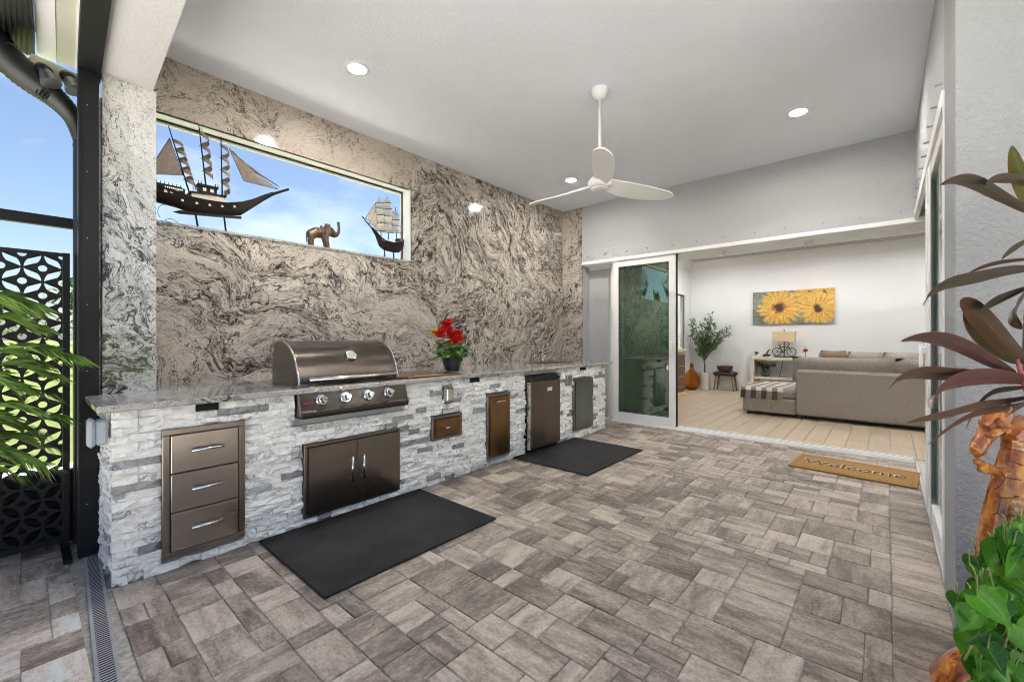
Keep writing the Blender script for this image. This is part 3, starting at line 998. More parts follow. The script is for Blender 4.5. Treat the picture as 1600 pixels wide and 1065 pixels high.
# living room ceiling and crown moulding
lc = MB()
lc.box(-3.85, 8.6, 6.11, 11.3, 3.15, 3.34)
lc.box(XR + .24, 8.6, 2.86, 6.11, 3.15, 3.34)
struct(lc.build('living_ceiling', 'interior_grey'))
cr = thing('crown_moulding', 'white crown moulding round the top of the living room walls', 'moulding', (0, 11.1, 3.0))
prf = [(11.1995, 2.965), (11.175, 2.965), (11.165, 2.99), (11.10, 3.07), (11.065, 3.125), (11.06, 3.1495), (11.1995, 3.1495)]
t = MB(); t.prism(prf, -3.64, 8.5, 'x'); t.build('moulding_band', 'interior_white', cr)
t = MB(); t.prism([(-3.7495 + 11.1995 - a_, b_) for a_, b_ in prf], 6.18, 11.06, 'y'); t.build('moulding_band', 'interior_white', cr)
# outdoors: planting and a house beyond the lawn are built with the plants
# ------------------------------------------------------------------ outdoor kitchen
CY0, CY1 = .290, 5.27
kc = thing('kitchen_counter', 'long outdoor kitchen counter faced in white split marble under a granite top', 'counter', (XF - .4, 2.8, 0))
t = MB()
FR = (3.545, 4.135)                       # fridge bay
t.box(XF - .60, XF - .034, CY0 + .030, FR[0], 0, ZU - .001)
t.box(XF - .60, XF - .034, FR[1], CY1 - .02, 0, ZU - .001)
t.box(XF - .60, XF - .55, FR[0], FR[1], 0, ZU - .001)
t.box(XF - .55, XF - .034, FR[0], FR[1], .845, ZU - .001)
t.box(XW, XF - .60, CY0 + .02, YF, 0, ZU - .001)
t.build('counter_core', 'mortar', kc)
t = MB()
t.box(XW + .001, XF + .038, .232, 5.40, ZU, ZT, ch=.006)
t.box(XW + .001, -3.66, 5.401, YF - .001, ZU, ZT, ch=.002)
t.build('countertop', 'granite_top', kc)
units = [(.484, .872, .064, .760), (1.165, 2.00, .70, .95), (1.217, 1.957, .052, .545), (2.274, 2.614, .370, .580), (2.940, 3.272, .072, .705),
         (FR[0] - .005, FR[1] + .005, -.02, .86), (4.460, 4.921, .098, .738),
         (.634, .742, .838, .90), (2.716, 2.846, .835, .90), (4.617, 4.755, .84, .90), (2.412, 2.522, .68, .818), (4.285, 4.43, .668, .803)]
tile_cache = {}
def tile_mesh(L, var):
    """A split faced marble strip: ragged front, square back. Local y runs along the strip, x outwards."""
    r = random.Random(int(L * 1000) * 31 + var)
    nu, nv = (5 if L > .2 else 4 if L > .12 else 3), 2
    h = .0408
    mb = MB()
    fr = {}
    lean = r.uniform(-.014, .014)
    for i in range(nu + 1):
        for j in range(nv + 1):
            edge = i in (0, nu) or j in (0, nv)
            d = r.uniform(-.010, .011) + lean * (i / nu - .5)
            if edge:
                d -= .005
            yy = (i / nu - .5) * (L - .002) + (0 if i in (0, nu) else r.uniform(-.012, .012))
            zz = (j / nv) * h + (0 if j in (0, nv) else r.uniform(-.009, .009))
            fr[i, j] = len(mb.v); mb.v.append((d, yy, zz))
    for i in range(nu):
        for j in range(nv):
            a, b, c, e = fr[i, j], fr[i + 1, j], fr[i + 1, j + 1], fr[i, j + 1]
            if (i + j + var) % 2:
                mb.f += [[a, b, c], [a, c, e]]
            else:
                mb.f += [[a, b, e], [b, c, e]]
    loop = [fr[i, 0] for i in range(nu)] + [fr[nu, j] for j in range(nv)] + [fr[i, nv] for i in range(nu, 0, -1)] + [fr[0, j] for j in range(nv, 0, -1)]
    back = []
    for k in loop:
        back.append(len(mb.v)); mb.v.append((-.045, mb.v[k][1], mb.v[k][2]))
    n = len(loop)
    for k in range(n):
        mb.f.append([loop[k], back[k], back[(k + 1) % n], loop[(k + 1) % n]])
    me = mb.mesh('stone_strip')
    me.materials.append(M['split_marble'])
    return me
bins = [.06, .10, .15, .20, .27, .34]
def get_tile(L):
    b = min(bins, key=lambda q: abs(q - L))
    k = (b, rnd.randrange(5))
    if k not in tile_cache:
        tile_cache[k] = tile_mesh(*k)
    return tile_cache[k], L / b
strips = []
rows, rh_ = 21, (ZU - .004) / 21
for i in range(rows):
    z0 = .002 + i * rh_
    zc = z0 + rh_ / 2
    cuts = sorted([(a, b) for a, b, c, d in units if c - .012 < zc < d + .006])
    segs, s0 = [], CY0
    for a, b in cuts:
        if a > s0 + .012:
            segs.append((s0, a))
        s0 = max(s0, b)
    if CY1 - s0 > .012:
        segs.append((s0, CY1))
    for a, b in segs:
        yy = a
        while yy < b - .001:
            L = rnd.choice((.06, .10, .10, .15, .15, .20, .27))
            if b - yy - L < .06:
                L = b - yy if b - yy < .40 else (b - yy) / 2
            strips.append(('f', yy + L / 2, L, z0)); yy += L
    xx = XF - .016
    while xx > -3.5:                        # the end of the counter facing the pool deck
        L = rnd.choice((.10, .15, .20))
        strips.append(('e', xx - L / 2, L, z0)); xx -= L
joined = MB()
keyf = lambda s: -(s[2] / ((px((XF, s[1], .4)) or (0, 0, 9))[2] ** 2)) if s[0] == 'f' else (-9 if s[1] > -3.25 else 0)
for n_, (side, c, L, z0) in enumerate(sorted(strips, key=keyf)):
    me, sc_ = get_tile(L)
    d = rnd.uniform(-.009, .008)
    if side == 'f':
        Mx = Matrix.Translation((XF + d, c, z0)) @ Matrix.Diagonal((1, sc_, 1, 1))
    else:
        Mx = Matrix.Translation((c, CY0 - d * .5, z0)) @ Matrix.Rotation(-PI / 2, 4, 'Z') @ Matrix.Diagonal((1, sc_, 1, 1))
    if rnd.random() < .5 and side == 'f':
        Mx = Mx @ Matrix.Translation((0, 0, .0408)) @ Matrix.Rotation(PI, 4, 'X')
    if n_ < 300:
        o = link('stone_strip', me, None, kc)
        o.matrix_local = Matrix.Translation(-Vector(ORG[kc.name])) @ Mx
    else:
        joined.add([Mx @ v.co for v in me.vertices], [list(p.vertices) for p in me.polygons])
stuff(joined.build('small_strips', 'split_marble', kc))
for a, b, c, d in units[7:10]:
    box('vent_slot', 'dark_void', kc, XF - .05, XF + .004, a, b, c, ZU - .003)
for a, b, c, d in units[10:12]:
    f = box('outlet_cover', 'grey_metal', kc, XF - .05, XF + .012, a + .004, b - .004, c + .004, d - .004, ch=.006)
    box('outlet_flap', 'chrome', f, XF + .012, XF + .022, a + .022, b - .022, c + .018, d - .018, ch=.006)
sk = MB(); sk.box(-3.62, -3.20, 4.35, 4.95, ZT + .0005, ZT + .004)
sk.build('sink_rim', 'steel_bright', kc)
box('sink_basin', 'dark_metal', kc, -3.60, -3.22, 4.37, 4.93, ZT + .0042, ZT + .006)

def rod(p, q, r, n=10, standoff=None, sr=None):
    """A bar handle from p to q with two posts running back to the door."""
    mb = MB(); mb.tube([p, q], r, n)
    if standoff:
        P, Q, S = Vector(p), Vector(q), Vector(standoff)
        for k in (.09, .91):
            a = P.lerp(Q, k)
            mb.tube([a, a + S], sr or r * .8, 8)
    return mb

# three drawer unit
du = thing('drawer_unit', 'stainless three drawer unit set in the stone near the pillar', 'drawers', (XF, .68, .07))
y0, y1, z0, z1 = .484, .872, .066, .760
X0, X1 = XF - .04, XF + .021
t = MB(); fw = .032
t.box(X0, X1, y0, y1, z1 - fw, z1, ch=.003); t.box(X0, X1, y0, y1, z0, z0 + fw, ch=.003)
t.box(X0, X1, y0, y0 + fw, z0 + fw, z1 - fw, ch=.003); t.box(X0, X1, y1 - fw, y1, z0 + fw, z1 - fw, ch=.003)
t.build('frame', 'steel_frame', du)
box('drawer_cavity', 'dark_void', du, X0, XF - .005, y0 + fw, y1 - fw, z0 + fw, z1 - fw)
dh = (z1 - z0 - 2 * fw) / 3
for k in range(3):
    a = z0 + fw + k * dh
    d = box('drawer', 'steel_drawer', du, XF - .004, X1 + .004, y0 + fw + .004, y1 - fw - .004, a + .003, a + dh - .003, ch=.003)
    zc = a + dh * .56
    rod((X1 + .036, .605, zc), (X1 + .036, .755, zc), .008, 10, (-.032, 0, 0)).build('handle', 'chrome', d, True)

# double access door under the grill
dd = thing('double_door_unit', 'stainless double access doors below the grill', 'cabinet doors', (XF, 1.59, .05))
y0, y1, z0, z1 = 1.219, 1.957, .053, .543
fw = .022
t = MB()
t.box(X0, X1 - .004, y0, y1, z1 - fw, z1, ch=.003); t.box(X0, X1 - .004, y0, y1, z0, z0 + fw, ch=.003)
t.box(X0, X1 - .004, y0, y0 + fw, z0 + fw, z1 - fw, ch=.003); t.box(X0, X1 - .004, y1 - fw, y1, z0 + fw, z1 - fw, ch=.003)
t.build('frame', 'steel_frame', dd)
box('door_gap', 'dark_void', dd, X0, XF - .003, y0 + fw, y1 - fw, z0 + fw, z1 - fw)
ym = (y0 + y1) / 2
for a, b, hy in ((y0 + fw + .003, ym - .002, ym - .052), (ym + .002, y1 - fw - .003, ym + .036)):
    def panel(u, v, a=a, b=b):              # the thin sheet bows a little
        return (X1 + .004 + .006 * math.sin(PI * u) * math.sin(PI * v), a + (b - a) * u, z0 + fw + .003 + (z1 - z0 - 2 * fw - .006) * v)
    t = MB(); t.grid(panel, 10, 10, uv=False)
    t.box(XF - .002, X1 + .0035, a, b, z0 + fw + .003, z1 - fw - .003)
    d = t.build('door', 'steel_front', dd, 30)
    rod((X1 + .040, hy, .235), (X1 + .040, hy, .41), .0085, 10, (-.034, 0, 0)).build('handle', 'chrome', d, True)

# paper towel drawer, tall trash door, right hand door
def door_unit(name, label, cat, r, fmat, dmat, handle):
    y0, y1, z0, z1 = r
    u = thing(name, label, cat, (XF, (y0 + y1) / 2, z0))
    fw = .026
    t = MB()
    t.box(X0, X1 - .004, y0, y1, z1 - fw, z1, ch=.003); t.box(X0, X1 - .004, y0, y1, z0, z0 + fw, ch=.003)
    t.box(X0, X1 - .004, y0, y0 + fw, z0 + fw, z1 - fw, ch=.003); t.box(X0, X1 - .004, y1 - fw, y1, z0 + fw, z1 - fw, ch=.003)
    t.build('frame', fmat, u)
    a, b, c, d = y0 + fw + .003, y1 - fw - .003, z0 + fw + .003, z1 - fw - .003
    t = MB()
    t.grid(lambda p, q: (X1 + .001 + .005 * math.sin(PI * p) * math.sin(PI * q) + .002 * math.sin(5 * p + 3 * q), a + (b - a) * p, c + (d - c) * q), 8, 10, uv=False)
    t.box(XF - .01, X1 - .0015, a, b, c, d)
    dr_ = t.build('door', dmat, u, 30)
    handle.build('handle', 'chrome', dr_, True)
    return u
door_unit('towel_drawer', 'small square bronze toned drawer in the stone between grill and tall door', 'drawer', (2.276, 2.613, .374, .578), 'steel_frame', 'steel_bronze',
          rod((X1 + .03, 2.40, .474), (X1 + .03, 2.445, .474), .007, 10, (-.03, 0, 0)))
door_unit('trash_door', 'tall bronze toned pull out door beside the fridge', 'cabinet door', (2.943, 3.271, .078, .70), 'steel_frame', 'steel_bronze',
          rod((X1 + .03, 3.04, .625), (X1 + .03, 3.165, .625), .0065, 10, (-.03, 0, 0)))
door_unit('access_door', 'green grey stainless door at the far end of the counter', 'cabinet door', (4.462, 4.921, .101, .733), 'steel_frame', 'steel_green',
          rod((X1 + .034, 4.84, .36), (X1 + .034, 4.84, .50), .008, 10, (-.032, 0, 0)))

# fridge
fg = thing('mini_fridge', 'compact black and stainless fridge standing in the counter bay', 'fridge', (XF - .25, 3.84, 0))
box('fridge_body', 'black_plastic', fg, XF - .52, XF + .0, 3.56, 4.12, .02, .835, ch=.006)
fd = box('fridge_door', 'steel_fridge', fg, XF + .006, XF + .052, 3.566, 4.114, .05, .775, ch=.008)
box('door_edge', 'steel_bright', fd, XF + .004, XF + .049, 3.558, 3.5655, .05, .775)
tp = MB(); tp.box(XF + .004, XF + .050, 3.566, 4.114, .777, .815, ch=.006); tp.box(XF + .004, XF + .062, 3.66, 4.0, .806, .815, ch=.003)
tp.build('fridge_top', 'black_plastic', fg)
box('badge', 'label_white', fd, XF + .0521, XF + .054, 3.86, 3.95, .655, .695)
lk = MB(); lk.lathe([(.012, 0), (.012, .008), (.008, .011), (0, .011)], (XF + .0522, 3.86, .105), 12, 'x'); lk.build('lock', 'chrome', fd, True)
box('fridge_foot', 'black_plastic', fg, XF - .5, XF + .03, 3.58, 4.10, .0, .02)

# built-in grill
gr = thing('gas_grill', 'stainless four burner gas grill built into the counter with its hood closed', 'grill', (-3.1, 1.59, .73))
prof = [(-3.439, .917), (-3.436, 1.10), (-3.40, 1.195), (-3.36, 1.222), (-3.28, 1.226), (-3.208, 1.212), (-3.145, 1.188), (-3.093, 1.155), (-3.052, 1.112), (-3.022, 1.062), (-3.0, 1.01), (-2.983, .965), (-2.975, .930), (-2.975, .917)]
sp = [(p.x, p.z) for p in spline([(a, 0, b) for a, b in prof], 3)]
def loft(poly, ya, yb):
    mb = MB(); n = len(poly)
    mb.add([(a, ya, b) for a, b in poly] + [(a, yb, b) for a, b in poly], [(k, k + 1, n + k + 1, n + k) for k in range(n - 1)])
    return mb
hood = loft(sp, 1.232, 1.982).build('hood', 'steel_hood', gr, True)
inner = [(a * .992 + -3.2 * .008, .917 + (b - .917) * .985) for a, b in prof]
for ya, yb in ((1.221, 1.231), (1.983, 1.993)):
    t = MB(); t.prism([(a, b) for a, b in prof], ya, yb, 'y'); t.build('hood_end', 'steel_side', gr)
for ya in (1.2175, 1.9925):
    t = MB(); t.tube([(a + .004, ya + .004, b + .003) for a, b in sp[6:-2]], .006, 8); t.build('hood_trim', 'chrome', hood, True)
t = MB(); t.prism([(-3.30, .962), (-3.294, .962), (-3.294, 1.015), (-3.30, 1.015)], 1.2195, 1.222, 'y'); t.build('spit_slot', 'dark_void', gr)
t = MB(); t.lathe([(.006, 0), (.006, .004), (0, .004)], (-3.37, 1.2175, .985), 8, 'y'); t.build('hood_screw', 'chrome', gr)
rod((-2.912, 1.265, .966), (-2.912, 1.94, .966), .0155, 14, (-.06, 0, .008), .009).build('hood_handle', 'steel_bright', hood, True)
ga = MB(); ga.lathe([(.043, -.02), (.043, .012), (.039, .02), (.033, .022), (0, .022)], (0, 0, 0), 24, 'x')
gm = ga.mesh('gauge_bezel')
gd = MB(); gd.lathe([(.032, .0225), (0, .0225)], (0, 0, 0), 24, 'x'); gd.box(.0228, .0238, -.002, .002, -.02, .016)
Mg = Matrix.Translation((-3.052, 1.631, 1.112)) @ Matrix.Rotation(R(-38), 4, 'Y')
gm.transform(Matrix.Translation(-Vector(ORG[gr.name])) @ Mg)
go = link('gauge', gm, 'chrome', hood, 40)
gdm = gd.mesh('gauge_dial'); gdm.transform(Matrix.Translation(-Vector(ORG[gr.name])) @ Mg); link('gauge_dial', gdm, 'dial_white', hood)
# control panel
cp = [(-2.99, .935), (-2.905, .938), (-2.872, .925), (-2.862, .900), (-2.868, .888), (-2.835, .775), (-2.822, .762), (-2.822, .742), (-2.99, .735)]
t = MB(); t.prism(cp, 1.178, 1.99, 'y'); pan = t.build('control_panel', 'steel_hood', gr)
t = MB(); t.prism([(-2.98, .734), (-2.818, .741), (-2.822, .724), (-2.98, .722)], 1.180, 1.988, 'y'); t.build('drip_rail', 'black_plastic', gr)
for ya, yb in ((1.172, 1.1775), (1.9905, 1.996)):
    t = MB(); t.prism(cp, ya, yb, 'y'); t.build('panel_end', 'steel_side', gr)
ang = math.atan2(.033, .113)
for ky in (1.318, 1.487, 1.662, 1.83):
    Mk = Matrix.Translation((-2.851 + .001, ky, .832)) @ Matrix.Rotation(-ang, 4, 'Y')
    def kn(prof_, m, par, n=22, extra=None):
        mb = MB(); mb.lathe(prof_, (0, 0, 0), n, 'x')
        if extra:
            extra(mb)
        me = mb.mesh('k'); me.transform(Matrix.Translation(-Vector(ORG[gr.name])) @ Mk)
        return me
    bz = link('knob_bezel', kn([(.040, .0005), (.040, .007), (.034, .014), (.028, .014)], 0, 0), 'chrome', gr, 35)
    kb = link('control_knob', kn([(.027, .004), (.027, .022), (.021, .024), (.020, .048), (.018, .052), (0, .052)], 0, 0, extra=lambda mb: mb.box(.050, .058, -.019, .019, -.0045, .0045, ch=.002)), 'chrome', gr, 35)
    link('knob_ring', kn([(.0275, .0145), (.0275, .020)], 0, 0), 'black_plastic', kb)
    mb = MB(); mb.lathe([(.013, -.008), (.013, .008), (.009, .016), (0, .018)], (0, 0, 0), 12, 'x'); me = mb.mesh('knob_light')
    me.transform(Matrix.Translation(-Vector(ORG[gr.name])) @ Matrix.Translation((-2.872, ky - .028, .897)))
    link('knob_light', me, 'chrome', gr, True)
lg = MB(); lg.box(-.001, .0015, -.034, .034, -.017, .017)
me = lg.mesh('logo_plate'); Ml = Matrix.Translation((-2.848, 1.228, .824)) @ Matrix.Rotation(-ang, 4, 'Y'); me.transform(Matrix.Translation(-Vector(ORG[gr.name])) @ Ml)
link('logo_plate', me, 'badge_dark', gr)
text_mesh('logo_lettering', 'BLAZE', .024, 'logo_red', gr, Ml @ Matrix.Translation((.002, 0, 0)) @ Matrix.Rotation(PI / 2, 4, 'Z') @ Matrix.Rotation(PI / 2, 4, 'X'), .0006)

# flat burner lid, faucet, power box
bl = thing('burner_lid', 'low bronze coloured side burner lid on the counter right beside the grill', 'burner lid', (-3.12, 2.30, ZT))
box('lid', 'copper_lid', bl, -3.36, XF + .022, 2.03, 2.60, ZT + .004, ZT + .019, ch=.006)
box('base_frame', 'steel_bright', bl, -3.37, XF + .030, 2.02, 2.61, ZT + .0002, ZT + .004)
fc = thing('faucet', 'slim chrome gooseneck faucet standing behind the sink', 'faucet', (-3.72, 4.93, ZT))
t = MB(); t.lathe([(.026, 0), (.026, .006), (.016, .02), (.014, .09), (.011, .10)], (-3.72, 4.93, ZT), 14)
t.build('faucet_base', 'chrome', fc, True)
t = MB(); t.tube(spline([(-3.72, 4.93, ZT + .09), (-3.72, 4.93, ZT + .20), (-3.705, 4.925, ZT + .245), (-3.66, 4.91, ZT + .265), (-3.615, 4.90, ZT + .245), (-3.60, 4.895, ZT + .19)], 5), .0095, 10); t.build('spout', 'chrome', fc, True)
t = MB(); t.tube([(-3.72, 4.93, ZT + .06), (-3.70, 4.99, ZT + .075), (-3.69, 5.03, ZT + .10)], .006, 8); t.build('lever', 'chrome', fc, True)
sd_ = MB(); sd_.lathe([(.018, 0), (.018, .05), (.006, .06), (.006, .09), (0, .09)], (-3.70, 5.06, ZT), 12)
tag(sd_.build('soap_pump', 'chrome', None, True), 'small chrome soap pump beside the gooseneck faucet', 'soap pump')
pb = thing('power_box', 'grey weatherproof power box on the short stone end of the counter', 'outlet box', (-2.97, .27, .78))
box('box_body', 'grey_plastic', pb, -3.005, -2.93, .235, .279, .715, .842, ch=.010)
box('box_cover', 'grey_plastic', pb, -3.015, -2.925, .205, .234, .708, .85, ch=.012)
# ------------------------------------------------------------------ flower pot, floor mats
fp = thing('potted_flowers', 'navy pot of red and orange flowers standing on the granite counter', 'potted plant', (-3.33, 2.88, ZT))
t = MB(); t.lathe([(.055, 0), (.075, .01), (.098, .10), (.102, .125), (.096, .125), (.09, .108), (0, .108)], (-3.33, 2.88, ZT), 28)
t.build('pot', 'pot_navy', fp, 40)
t = MB(); t.lathe([(.088, .104), (0, .112)], (-3.33, 2.88, ZT), 16); t.build('soil', 'soil', fp)
fc0 = Vector((-3.33, 2.88, ZT + .11))
lw_ = lambda v: .034 * math.sin(PI * min(1, v * .96 + .04)) ** .7
lm = None
stems = MB()
for k in range(64):
    a = rnd.uniform(0, 2 * PI); e = rnd.uniform(.1, 1.35); r_ = rnd.uniform(.07, .17)
    tip = fc0 + Vector((math.cos(a) * math.cos(e), math.sin(a) * math.cos(e), math.sin(e) * 1.15)) * r_ * 1.05
    dirv = Vector((math.cos(a), math.sin(a), rnd.uniform(-.5, .5))).normalized()
    stems.tube([fc0, fc0.lerp(tip, .5) + Vector((0, 0, .02)), tip], .0025, 5)
    L = rnd.uniform(.07, .11)
    path = spline([tip, tip + dirv * L * .5 + Vector((0, 0, .012)), tip + dirv * L + Vector((0, 0, -.012))], 3)
    ribbon(path, lambda v, L=L: L * .40 * math.sin(PI * min(1, v * .95 + .05)) ** .65, Vector((-dirv.y, dirv.x, 0)), .18).build('leaf', 'leaf_begonia', fp, True)
stems.build('stems', 'vine_stem', fp)
def blossom(c, r, m, n=7):
    mb = MB()
    for k in range(n):
        a = 2 * PI * k / n + rnd.random(); e = rnd.uniform(-.1, 1.1)
        d = Vector((math.cos(a) * math.cos(e), math.sin(a) * math.cos(e), math.sin(e)))
        sd = d.cross(Vector((0, 0, 1))).normalized() if abs(d.z) < .95 else Vector((1, 0, 0))
        s2 = ribbon(spline([c, c + d * r * .6 + Vector((0, 0, r * .2)), c + d * r * 1.1], 3), lambda v: r * .5 * math.sin(PI * min(1, v * .9 + .1)) ** .6, sd, .25, 4)
        mb.add(s2.v, s2.f)
    return mb
for (u, v, r, m) in ((697, 510, .050, 'petal_red'), (706, 530, .055, 'petal_red'), (688, 527, .048, 'petal_red'), (715, 524, .045, 'petal_red'), (701, 519, .045, 'petal_red'), (711, 537, .04, 'petal_red'),
                     (694, 518, .045, 'petal_red'), (709, 521, .05, 'petal_red'), (718, 533, .042, 'petal_red'), (702, 505, .04, 'petal_red'), (680, 521, .034, 'petal_orange'), (676, 523, .028, 'petal_yellow'), (684, 517, .028, 'petal_orange')):
    q = px((-3.33, 2.88, 1.2))[2]
    blossom(pt(u, v, q + rnd.uniform(-.05, .03)), r * 1.45, m, 9).build('flower', m, fp, True)

for (lab, x0, x1, y0, y1) in (('large black rubber mat lying in front of the grill doors', -2.885, -2.015, .945, 2.145), ('black rubber mat lying in front of the fridge', -2.915, -2.02, 3.35, 4.525)):
    f = MB().box(x0, x1, y0, y1, .001, .014, ch=.005)
    tag(f.build('rubber_mat', 'mat_rubber'), lab, 'mat', 'black rubber mats along the counter')
    # a slight turn keeps the far corner on the floor line of the counter
wm = thing('welcome_mat', 'brown coir doormat lettered Welcome lying at the living room threshold', 'doormat', (-.23, 5.17, 0))
def wq(u, v):                                 # mat plane: u along its length, v away from the door
    return Vector((-.69 + .925 * u, 5.50 - .09 * u + (-.585) * v, 0))
MW = Matrix.Translation((-.235, 5.165, 0)) @ Matrix.Rotation(R(-4.0), 4, 'Z')
def inmat(mb, name, m, par):
    me = mb.mesh(name); me.transform(Matrix.Translation(-Vector(ORG[wm.name])) @ MW); return link(name, me, m, par)
ms = inmat(MB().box(-.46, .46, -.285, .285, .001, .016, ch=.004), 'mat_pile', 'coir', wm)
for bx in ((-.425, -.418, -.25, .25), (.418, .425, -.25, .25), (-.418, .418, .243, .25), (-.418, .418, -.25, -.243)):
    inmat(MB().box(*bx, .0145, .0168), 'border_line', 'coir_dark', ms)
text_mesh('lettering', 'Welcome', .21, 'mat_black', wm, MW @ Matrix.Translation((0, .0, .0168)) @ Matrix.Diagonal((.92, 1.0, 1, 1)), .0008)
text_mesh('lettering_light', 'Welcome', .21, 'mat_white', wm, MW @ Matrix.Translation((-.009, .012, .0163)) @ Matrix.Diagonal((.92, 1.0, 1, 1)), .0005)

# ------------------------------------------------------------------ sliding doors
sd1 = thing('sliding_door', 'tall white framed sliding glass door beside the granite wall', 'glass door', (-2.65, YF + .04, 0))
def door_panel(par, ya, yb, x0, x1, z0, z1, st, glass, along='x', bot=None, gask=True):
    """Stiles, rails and a pane; along tells which way the door runs."""
    def B(a0, a1, b0, b1, c0, c1, ch=.004):
        return (a0, a1, b0, b1, c0, c1) if along == 'x' else (b0, b1, a0, a1, c0, c1)
    for a0, a1 in ((x0, x0 + st), (x1 - st, x1)):
        MB().box(*B(a0, a1, ya, yb, z0, z1), ch=.004).build('stile', 'white_vinyl', par)
    MB().box(*B(x0 + st + .0005, x1 - st - .0005, ya, yb, z1 - st, z1), ch=.004).build('top_rail', 'white_vinyl', par)
    MB().box(*B(x0 + st + .0005, x1 - st - .0005, ya, yb, z0, z0 + (bot or st)), ch=.004).build('bottom_rail', 'white_vinyl', par)
    ym = (ya + yb) / 2
    MB().box(*B(x0 + st - .01, x1 - st + .01, ym - .005, ym + .005, z0 + (bot or st) - .01, z1 - st + .01)).build('pane', glass, par)
    if not gask:
        return
    t = MB()
    i0, i1, k0, k1 = x0 + st, x1 - st, z0 + (bot or st), z1 - st
    for q in ((i0 + .0008, i0 + .008, k0, k1), (i1 - .008, i1 - .0008, k0, k1), (i0 + .008, i1 - .008, k0 + .0008, k0 + .008), (i0 + .008, i1 - .008, k1 - .008, k1 - .0008)):
        t.box(*B(q[0], q[1], ya + .006, ym - .0055, q[2], q[3]))
    t.build('gasket', 'black_plastic', par)
door_panel(sd1, YF + .015, YF + .065, -3.115, -2.165, .03, 2.405, .095, 'door_glass', bot=.115)
t = rod((-2.215, YF - .03, .98), (-2.215, YF - .03, 1.20), .010, 10, (0, .046, 0)); t.build('handle', 'white_vinyl', sd1, True)
MB().box(-2.1645, -2.15, YF + .02, YF + .06, .03, 2.405).build('edge_seal', 'black_aluminium', sd1)
for k, (dy, xo) in enumerate(((.085, -.06), (.155, -.12))):
    s_ = thing('sliding_door', ('white framed glass door stacked directly behind the front sliding door', 'rearmost white framed glass door of the stack beside the granite wall')[k], 'glass door', (-2.75, YF + .05 + dy, 0))
    door_panel(s_, YF + .015 + dy, YF + .058 + dy, -3.115 + xo, -2.165 + xo * .6, .03, 2.405, .095, 'door_glass', bot=.115)
# head frame and sill track of the far opening
hf = thing('door_head_track', 'white multi rail head track across the top of the living room opening', 'door track', (-1.7, YF + .1, 2.44))
for y0, y1, z0, z1 in ((YF - .012, YF + .010, 2.405, 2.452), (YF + .0105, YF + .30, 2.432, 2.4395), (YF + .072, YF + .080, 2.395, 2.4245), (YF + .142, YF + .150, 2.385, 2.4245), (YF + .215, YF + .30, 2.345, 2.4245)):
    box('rail', 'white_vinyl', hf, -3.644, XR + .26, y0, y1, z0, z1)
for cx_ in (-1.62, -.72, -.66):
    t = MB(); t.box(cx_, cx_ + .018, YF + .20, YF + .213, 2.31, 2.385, ch=.003); t.box(cx_ + .022, cx_ + .036, YF + .20, YF + .212, 2.33, 2.40, ch=.003)
    t.build('roller_clip', 'chrome', hf)
st_ = thing('door_sill_track', 'low white sill track along the living room threshold', 'door track', (-1.2, YF + .1, 0))
box('sill', 'white_vinyl', st_, -3.13, XR - .01, YF - .012, YF + .19, -.01, .012)
for dy in (.005, .075, .145):
    box('rib', 'white_vinyl', st_, -3.13, XR - .01, YF + dy, YF + dy + .012, .0122, .026)

# side sliding doors in the right hand wall
for k, (xo, ya, yb, lab) in enumerate(((.0, 4.27, 3.22, 'white framed side glass door with handle, innermost of the stack near the corner wall'),
                                       (.062, 4.20, 3.17, 'white framed side glass door in the middle of the stack near the corner wall'),
                                       (.124, 4.13, 3.12, 'white framed side glass door fixed against the corner wall jamb'))):
    s_ = thing('side_door', lab, 'glass door', (XR + .03 + xo, (ya + yb) / 2, 0), 'glass doors stacked in the side opening')
    door_panel(s_, XR + .004 + xo, XR + .046 + xo, yb, ya, .03, 2.43, .085, 'side_glass', 'y', .11, False)
    if k == 0:
        MB().box(XR - .010, XR + .0035, 4.14, 4.285, .032, 2.428, ch=.003).build('lock_stile', 'white_vinyl', s_)
        MB().box(XR - .004, XR + .0035, 3.99, 4.135, .032, 2.428, ch=.003).build('interlock_stile', 'white_vinyl', s_)
        rod((XR - .035, 4.225, .96), (XR - .035, 4.225, 1.20), .011, 10, (.045, 0, 0)).build('handle', 'white_vinyl', s_, True)
sf = thing('side_door_frame', 'white frame and floor track around the side glass doors', 'door frame', (XR + .1, 4.4, 0))
box('jamb_post', 'white_vinyl', sf, XR - .006, XR + .22, 3.095, 3.118, 0, 2.52)
box('head_rail', 'white_vinyl', sf, XR - .010, XR + .006, 3.1185, YF - .013, 2.44, 2.524)
for a, b in ((.03, .045), (.095, .11), (.155, .17)):
    box('head_fin', 'white_vinyl', sf, XR + a - .024, XR + b - .024, 3.1185, YF - .02, 2.435, 2.5195)
box('floor_track', 'track_grey', sf, XR - .001, XR + .20, 3.1185, YF - .013, -.005, .010)
for a in (.0, .062, .124):
    box('floor_fin', 'track_grey', sf, XR + a + .02, XR + a + .028, 3.1185, YF - .014, .0102, .024)

